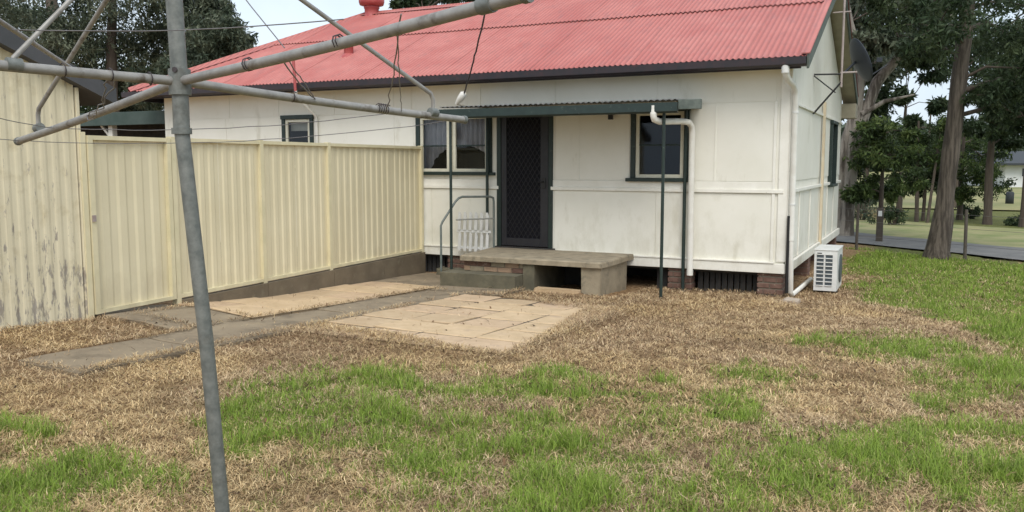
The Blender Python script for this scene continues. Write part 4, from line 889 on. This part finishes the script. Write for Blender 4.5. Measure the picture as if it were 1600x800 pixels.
# loose and twisted wires round the arms
pA = lambda t: HO.lerp(EA, t); pB = lambda t: HO.lerp(EB, t); pD = lambda t: HO.lerp(ED, t); pC = lambda t: HO.lerp(EC, t)
def loose(a, b, sag, r=.002, wob=.006): mb = MB(); mb.tube(sagline(a, b, sag, 12, wob), r, 5); mb.build('loose_wire', 'wire', ho)
loose(pA(.73)+Vector((0,0,.03)), pD(.66), .02, .0022, .010)
loose(TOP, pA(.40)+Vector((0,0,.02)), 0, .0018, .001); loose(pA(.40), pD(.40), .0, .0022, .002); loose(pA(.385), pD(.40), .012, .0026, .002)
loose(pB(.36)+Vector((0,0,.10)), pA(.58)+Vector((0,0,.055)), .015, .0017, .001)
loose(pB(.14), pC(.50), .03, .0022, .010); loose(pB(.16), pC(.52), .05, .0022, .012)
def coil(c, d, turns=1, r=.02, sp=.012):
    d = d.normalized(); u = d.orthogonal().normalized(); w_ = d.cross(u); pts = []
    for i in range(turns*8+1): a = i/8*2*math.pi; pts.append(c+d*(i/8*sp)+u*r*math.cos(a)+w_*r*math.sin(a))
    mb = MB(); mb.tube(pts, .0022, 4); mb.build('wire_wrap', 'cable', ho)
for t in (.07, .16, .26): coil(pB(t), EB-HO)
coil(pD(.32), ED-HO); coil(pD(.62), ED-HO, 5); coil(pA(.27), EA-HO, 2); coil(pA(.56), EA-HO, 2, .019)
mb = MB(); mb.tube([HO+Vector((.012,-.027,.035)), HO+Vector((.018,-.037,.035))], .009, 8); mb.build('bolt', 'cable', ho)

# ------------------------------------------------------------------ trees
def leaves(name, cents, rads, per, size, cols, parent, droop=.5, aspect=.30):
    cs = np.repeat(np.array(cents), per, 0); rs = np.repeat(np.array(rads), per, 0); n = len(cs)
    d = rng.normal(0, 1, (n, 3)); d /= np.linalg.norm(d, axis=1, keepdims=True); P = cs + d*rs[:, None]*(rng.random(n)**.45)[:, None]*np.array([1, 1, .75])
    a = rng.normal(0, 1, (n, 3)); a[:, 2] -= droop*2; a /= np.linalg.norm(a, axis=1, keepdims=True)
    b = np.cross(a, rng.normal(0, 1, (n, 3))); b /= np.linalg.norm(b, axis=1, keepdims=True)
    L = (size*rng.uniform(.6, 1.35, n))[:, None]; W = L*aspect
    V = np.stack([P, P+a*L*.5+b*W*.5, P+a*L, P+a*L*.5-b*W*.5], 1).reshape(-1, 3)
    off = np.array(wloc(parent)); V = V-off
    me = bpy.data.meshes.new(name); me.vertices.add(4*n); me.vertices.foreach_set('co', V.ravel().astype('f'))
    me.loops.add(4*n); me.loops.foreach_set('vertex_index', np.arange(4*n, dtype='i')); me.polygons.add(n); me.polygons.foreach_set('loop_start', (np.arange(n)*4).astype('i')); me.update(calc_edges=True)
    cc = np.array(cols); tone = np.repeat(rng.random(len(cents)), per); pick = (np.clip(tone*.75+rng.random(n)*.35, 0, .999)*len(cc)).astype(int)
    C4 = np.ones((n, 4, 4), 'f'); C4[:, :, :3] = (cc[pick]*rng.uniform(.85, 1.6, n)[:, None])[:, None, :]
    at = me.attributes.new('tint', 'FLOAT_COLOR', 'POINT'); at.data.foreach_set('color', C4.ravel()); me.materials.append(M['leaf'])
    o = bpy.data.objects.new(name, me); col.objects.link(o); o.parent = parent; return o
GREEN_D = [(.018,.032,.014),(.028,.045,.020),(.040,.060,.026),(.055,.075,.034)]
GREEN_M = [(.022,.036,.014),(.038,.060,.020),(.062,.095,.028),(.10,.135,.04)]
GREEN_G = [(.032,.046,.030),(.050,.066,.042),(.078,.094,.060),(.115,.128,.085)]
def tree(name, trunk, radii, blobs, label, bark='bark_dark', cols=GREEN_D, per=60, sub=16, size=.2, group=None, limbs=True, droop=.4, sr=.42):
    base = Vector(trunk[0]); t = thing(name, tuple(base), label, 'tree', group)
    pts = []; rr = []; n = len(trunk)
    for i in range(n-1):
        for k in range(6):
            s_ = k/6; p = Vector(trunk[i]).lerp(Vector(trunk[i+1]), s_)
            p += Vector((mnoise.noise(p*.8), mnoise.noise(p*.8+Vector((9,1,4))), 0))*radii[i]*.22*(0 if i+k == 0 else 1); pts.append(p); rr.append((radii[i]*(1-s_)+radii[i+1]*s_)*(1+.10*mnoise.noise(p*2.3)))
    pts.append(Vector(trunk[-1])); rr.append(radii[-1])
    pts.insert(0, pts[0]-Vector((0,0,.25))); rr.insert(0, rr[0]*1.35); rr[1] *= 1.12
    mb = MB(); mb.tube(pts, rr, 12 if radii[0] > .12 else 7); mb.build('trunk', bark, t)
    cents = []; rads = []
    lm = MB()
    for bx, by, bz, br_ in blobs:
        c = Vector((bx, by, bz))
        if limbs:
            j = min(range(len(pts)), key=lambda i: (pts[i]-c).length+ .8*max(0, pts[i].z-c.z)); s0 = pts[j]; m_ = s0.lerp(c, .5)+Vector((random.uniform(-.2,.2), random.uniform(-.2,.2), .12*(c-s0).length))
            q = [s0.lerp(m_, u/3) if u < 4 else m_.lerp(c, (u-3)/3) for u in range(7)]
            r0 = min(rr[j]*.4, .015+.018*(c-s0).length); lm.tube(q, [r0*(1-.75*u/6) for u in range(7)], 6, caps=False)
        for k in range(sub):
            d = Vector([random.gauss(0, 1) for _ in range(3)]).normalized()*br_*random.random()**.4; d.z *= .8
            cents.append(tuple(c+d)); rads.append(br_*sr*random.uniform(.6, 1.2))
            if limbs and k % 3 == 0: lm.tube([c, c.lerp(c+d, .5)+Vector((0,0,.05)), c+d], [.02, .012, .005], 4, caps=False)
    if lm.v: lm.build('limbs', 'bark_mid', t, kind='stuff')
    leaves('crown', cents, rads, per, size, cols, t, droop)
    return t
CW, SWD = math.cos(.4606), math.sin(.4606)
def W(u, d, z=None, v=None):
    """helper for background layout: bearing column u (photo pixels) at forward distance d, height from row v"""
    r = (u-800)/1315.1*d; return (r*CW-d*SWD, r*SWD+d*CW, z if z is not None else 1.65-(v-254)/1315.1*d)
def blobs_from(lst, d, dd=1.2, scale=1.0):
    out = []
    for u, v, rp in lst:
        D = d+random.uniform(-dd, dd); p = W(u, D, v=v); out.append((*p, rp/1315.1*D*scale))
    return out
GB = -.15
# large rough-barked tree on the lawn
b = W(1467, 15.7, z=GB)
tree('lawn_tree', [b, W(1475, 15.7, v=320), W(1482, 15.7, v=220), W(1490, 15.6, v=110), W(1495, 15.5, v=0), W(1500, 15.5, v=-140)], [.24, .165, .15, .14, .125, .09],
     blobs_from([(1560,60,60),(1540,150,48),(1590,110,55),(1595,20,70),(1450,50,60),(1400,20,60),(1500,-40,90),(1420,90,28),(1590,185,40),(1360,-20,50),(1640,150,50)], 15.5, 1.6), 'large rough barked tree with thick leaning trunk on the lawn', per=90, sub=22, size=.115, sr=.36)
# pale twin-stemmed gum behind the house corner
b = W(1322, 20.5, z=GB)
t = tree('pale_gum', [b, W(1326, 20.5, v=270), W(1333, 20.4, v=170), W(1338, 20.3, v=115), W(1318, 20.2, v=40), W(1296, 20, v=-60)], [.20, .16, .15, .11, .05, .03],
     blobs_from([(1350,20,45),(1345,70,34),(1325,40,34),(1365,110,26),(1390,60,45),(1370,-40,70),(1430,10,50),(1350,110,22),(1300,-60,60)], 20.5, 1.2), 'pale barked twin stemmed gum tree right behind the house corner', 'bark_pale', GREEN_G, per=55, sub=18, size=.19)
mb = MB(); mb.tube([W(1332, 20.4, v=260), W(1340, 20.4, v=195), W(1362, 20.3, v=130), W(1392, 20.2, v=95), W(1440, 20, v=55), W(1480, 20, v=25)], [.06,.13,.13,.10,.06,.03], 10); mb.build('branch', 'bark_pale', t)
mb = MB(); mb.tube([W(1312, 20.6, z=GB-.1), W(1310, 20.6, v=300), W(1318, 20.5, v=215), W(1330, 20.4, v=175)], [.15,.12,.11,.10], 10); mb.build('stem', 'bark_pale', t)
mb = MB(); mb.tube([W(1340, 20.3, v=180), W(1375, 20.2, v=160), W(1420, 20.1, v=150)], [.07,.05,.02], 8); mb.build('branch', 'bark_pale', t)
# small trees along the road fence
def small(u, d, vtop, blobs, label, rad=.05, cols=GREEN_M, lean=0, size=.16, per=45, sub=14, bark='bark_mid', group=None):
    b = W(u, d, z=GB); tree('roadside_tree', [b, W(u+lean*.5, d, v=(254+1315*1.8/d+vtop)/2), W(u+lean, d, v=vtop)], [rad*.8, rad*.62, rad*.35], blobs_from(blobs, d, .8), label, bark, cols, per=int(per*1.25), sub=sub+6, size=size*.8, sr=.33, group='trees along the road fence')
small(1376, 20.0, 250, [(1365,240,40),(1400,245,40),(1375,210,32),(1350,285,28),(1415,280,30),(1340,250,28),(1385,300,20),(1350,205,22),(1425,215,18),(1335,300,18)], 'bushy bright green tree nearest the road, just right of the pale gum', .09)
small(1433, 25.5, 190, [(1430,250,34),(1445,275,30),(1415,235,30),(1400,290,24)], 'thin dark stemmed sapling, left of the cluster before the big trunk', .08, GREEN_D, -4)
small(1443, 26.0, 180, [(1455,245,34),(1435,290,22),(1470,270,24)], 'thin dark sapling, middle stem of the cluster left of the big trunk', .07, GREEN_D, 4)
small(1450, 24.8, 200, [(1462,240,28),(1470,200,30)], 'thin sapling leaning right against the big trunk in view', .06, GREEN_M, 14)
small(1500, 26.5, 200, [(1510,265,32),(1530,245,36),(1520,225,30),(1545,285,28),(1505,300,22),(1535,270,20)], 'leafy green tree just right of the large trunk', .12, GREEN_M)
small(1544, 24.5, 140, [(1545,150,40),(1560,100,50),(1530,190,34),(1560,220,26),(1580,170,40)], 'straight dark trunked tree between the big tree and the far white house', .16, GREEN_D, -1, .18, 60)
small(1600, 23.5, 180, [(1610,170,44),(1580,190,30),(1630,100,60),(1590,120,50),(1575,150,30)], 'dark trunked tree at the right edge of the view', .15, GREEN_D, 3, .18, 60)
small(1405, 29, 170, [(1400,90,40),(1420,60,50),(1365,150,24),(1455,110,30),(1400,150,14),(1455,165,14),(1420,190,10),(1470,205,16)], 'taller dark crowned tree farther behind the road saplings', .13, GREEN_D, 3, .24, 55)
small(1350, 30, 130, [(1345,180,36),(1370,100,44),(1355,55,44),(1340,235,30),(1350,300,22)], 'dark crowned tree filling the gap behind the pale gum', .14, GREEN_D, 3, .24, 55)
small(1490, 33, 110, [(1500,100,60),(1530,60,60),(1450,60,46),(1560,130,40),(1590,60,60),(1590,140,40)], 'tall dark crowned tree standing behind the big rough trunk', .18, GREEN_D, 3, .27, 60, 18)
# understorey shrubs at the road edge
for (u, v, rp, d, cl, lb) in [(1345,325,26,26,GREEN_G,'grey green shrub at the foot of the pale gum'),(1395,335,16,24,GREEN_D,'low dark shrub behind the bushy road tree'),
                              (1594,350,14,24,GREEN_D,'scrubby bush at the right edge by the road'),(1520,330,15,27,GREEN_D,'straggly low bush right of the big trunk')]:
    p = W(u, d, v=v); t = thing('shrub', (p[0], p[1], GB), lb, 'shrub'); r_ = rp/1315*d
    mb = MB(); [mb.tube([(p[0]+random.uniform(-.1,.1), p[1], GB), (p[0]+random.uniform(-r_,r_), p[1]+random.uniform(-.2,.2), p[2]+random.uniform(0,r_))], [.02,.008], 5) for _ in range(7)]; mb.build('stem', 'bark_mid', t)
    cs = [(p[0]+random.gauss(0, r_*.55), p[1]+random.gauss(0, r_*.4), p[2]+random.gauss(0, r_*.35)) for _ in range(14)]
    leaves('foliage', cs, [r_*.4]*14, 60, .11, cl, t)
# eucalypts behind, on the left
b = W(180, 34, z=0)
tree('eucalypt', [b, W(185, 34, v=120), W(190, 34, v=20), W(200, 34, v=-120)], [.35,.22,.16,.10],
     blobs_from([(40,30,62),(110,70,52),(60,110,40),(170,40,60),(230,90,52),(160,130,40),(300,60,46),(340,100,36),(290,20,50),(350,60,38),(385,95,24),(392,125,22),(375,70,26),(330,90,40),(300,110,40),(260,60,50),(120,-30,60),(220,-20,70),(310,-25,46),(345,25,30),(20,-20,60),(200,160,34),(250,140,40),(320,135,30)], 34, 2.5), 'big grey green eucalypt crown rising behind the shed and carport', 'bark_mid', GREEN_G, per=95, sub=34, size=.20, limbs=False)
b = W(100, 42, z=0)
tree('eucalypt', [b, W(100, 42, v=60), W(95, 42, v=-100)], [.4,.3,.15], blobs_from([(20,60,60),(90,40,60),(150,80,60),(210,130,50),(130,150,50),(250,170,40),(60,160,50),(180,190,40),(270,120,40),(220,195,36),(150,190,36)], 42, 3), 'darker eucalypt farther back behind the grey green crown', 'bark_mid', GREEN_D, per=70, sub=22, size=.30, limbs=False)
# crowns showing just above the ridge
for (lst, d, lb) in [([(665,5,22),(700,0,26),(740,-8,30),(780,-14,34),(640,10,8)], 45, 'dark treetop showing above the middle of the ridge'), ([(625,14,7)], 46, 'tiny round treetop just right of the ridge ventilator')]:
    u0 = lst[0][0]; b = W(u0, d, z=0); tree('far_tree', [b, W(u0, d, v=80), W(u0, d, v=25)], [.3,.2,.1], blobs_from(lst, d, 1), lb, 'bark_mid', GREEN_D, per=60, sub=16, size=.3)
# distant tree line across the field
def treeline():
    cs = []; rs = []
    for u in np.arange(1240, 1760, 3.2):
        D = 170+random.uniform(-15, 15); h = 9+5*mnoise.noise(Vector((u*.05, 0, 0)))+4*mnoise.noise(Vector((u*.013, 7, 0)))
        if 1562 < u < 1612: h *= .75
        for k in range(5): p = W(u, D, z=random.uniform(.5, max(2, h))); cs.append(p); rs.append(1.8)
    e = thing('far_tree_line', W(1500, 170, z=0), 'hazy distant line of trees across the paddock', 'trees')
    o = leaves('foliage', cs, rs, 38, 1.3, [(.05,.07,.045),(.07,.09,.06),(.09,.11,.075)], e, aspect=.6); o['kind'] = 'stuff'
treeline()

# ------------------------------------------------------------------ far house, wire fence, post box
fh = thing('distant_house', W(1600, 60, z=GB), 'distant white house with dark roof beyond the paddock at far right', 'house')
p0 = Vector(W(1572, 60, z=GB)); ex = Vector((CW, SWD, 0)); ey = Vector((-SWD, CW, 0))
def fb(mb, a0, a1, b0, b1, z0, z1): return mb.add([p0+ex*a+ey*b_+Vector((0,0,z)) for a in (a0, a1) for b_ in (b0, b1) for z in (z0, z1)], [(0,1,3,2),(4,5,7,6),(0,1,5,4),(2,3,7,6),(0,2,6,4),(1,3,7,5)])
mb = MB(); fb(mb, -.2, 9, 0, 7, 0, 1.75); mb.build('wall', 'farwhite', fh)
mb = MB(); mb.add([p0+ex*a+ey*b_+Vector((0,0,z)) for a in (-1.6, 9.6) for b_, z in ((-.8,1.75),(3.5,2.65),(7.8,1.75),(7.8,1.6),(-.8,1.6))], [(0,1,2,3,4),(9,8,7,6,5)]+[(i,(i+1)%5,5+(i+1)%5,5+i) for i in range(5)]); mb.build('roof', 'fardark', fh)
for a in (.9, 3.5, 6.2): 
    mb = MB(); fb(mb, a, a+1.1, -.03, .0, .75, 1.45); w_ = mb.build('window', 'farwhite', fh); mb = MB(); fb(mb, a+.08, a+1.02, -.045, -.031, .82, 1.38); mb.build('pane', 'farglass', w_)
wf = thing('wire_fence', W(1450, 18.8, z=GB), 'low post and wire fence along the near side of the road', 'fence')
fa = Vector((-5.2, 21.3, GB)); fb_ = Vector((4.5, 14.7, GB))
for k in range(6):
    p = fa.lerp(fb_, k/5); mb = MB(); mb.tube([p-Vector((0,0,.1)), p+Vector((random.uniform(-.03,.03), 0, .95))], [.032,.028], 7); mb.build('post', 'timber', wf)
for z in (.3, .6, .85): mb = MB(); mb.tube([fa+Vector((0,0,z)), fb_+Vector((0,0,z))], .004, 4); mb.build('wire', 'wire', wf)
fp = W(1376, 18.9, z=GB)
sg = thing('marker_post', fp, 'short timber post with small white marker before the road', 'post'); mb = MB(); mb.box(fp[0]-.07, fp[0]+.07, fp[1]-.05, fp[1]+.05, GB-.1, GB+.78); mb.build('post', 'timber', sg); mb = MB(); mb.box(fp[0]-.04, fp[0]+.04, fp[1]-.062, fp[1]-.051, GB+.60, GB+.72); mb.build('marker', 'farwhite', sg)
bp = W(1577, 36, z=GB)
mb = thing('water_tank', bp, 'small dark tank standing in the paddock below the distant house', 'tank'); m_ = MB(); m_.lathe((bp[0], bp[1], GB), [(.0,0),(.16,0),(.16,.5),(.12,.56),(0,.6)]); m_.build('body', 'fardark', mb); m_ = MB(); m_.lathe((bp[0], bp[1], GB+.6), [(0.0,0),(.09,0),(.09,.05),(0,.06)]); m_.build('lid', 'fardark', mb)
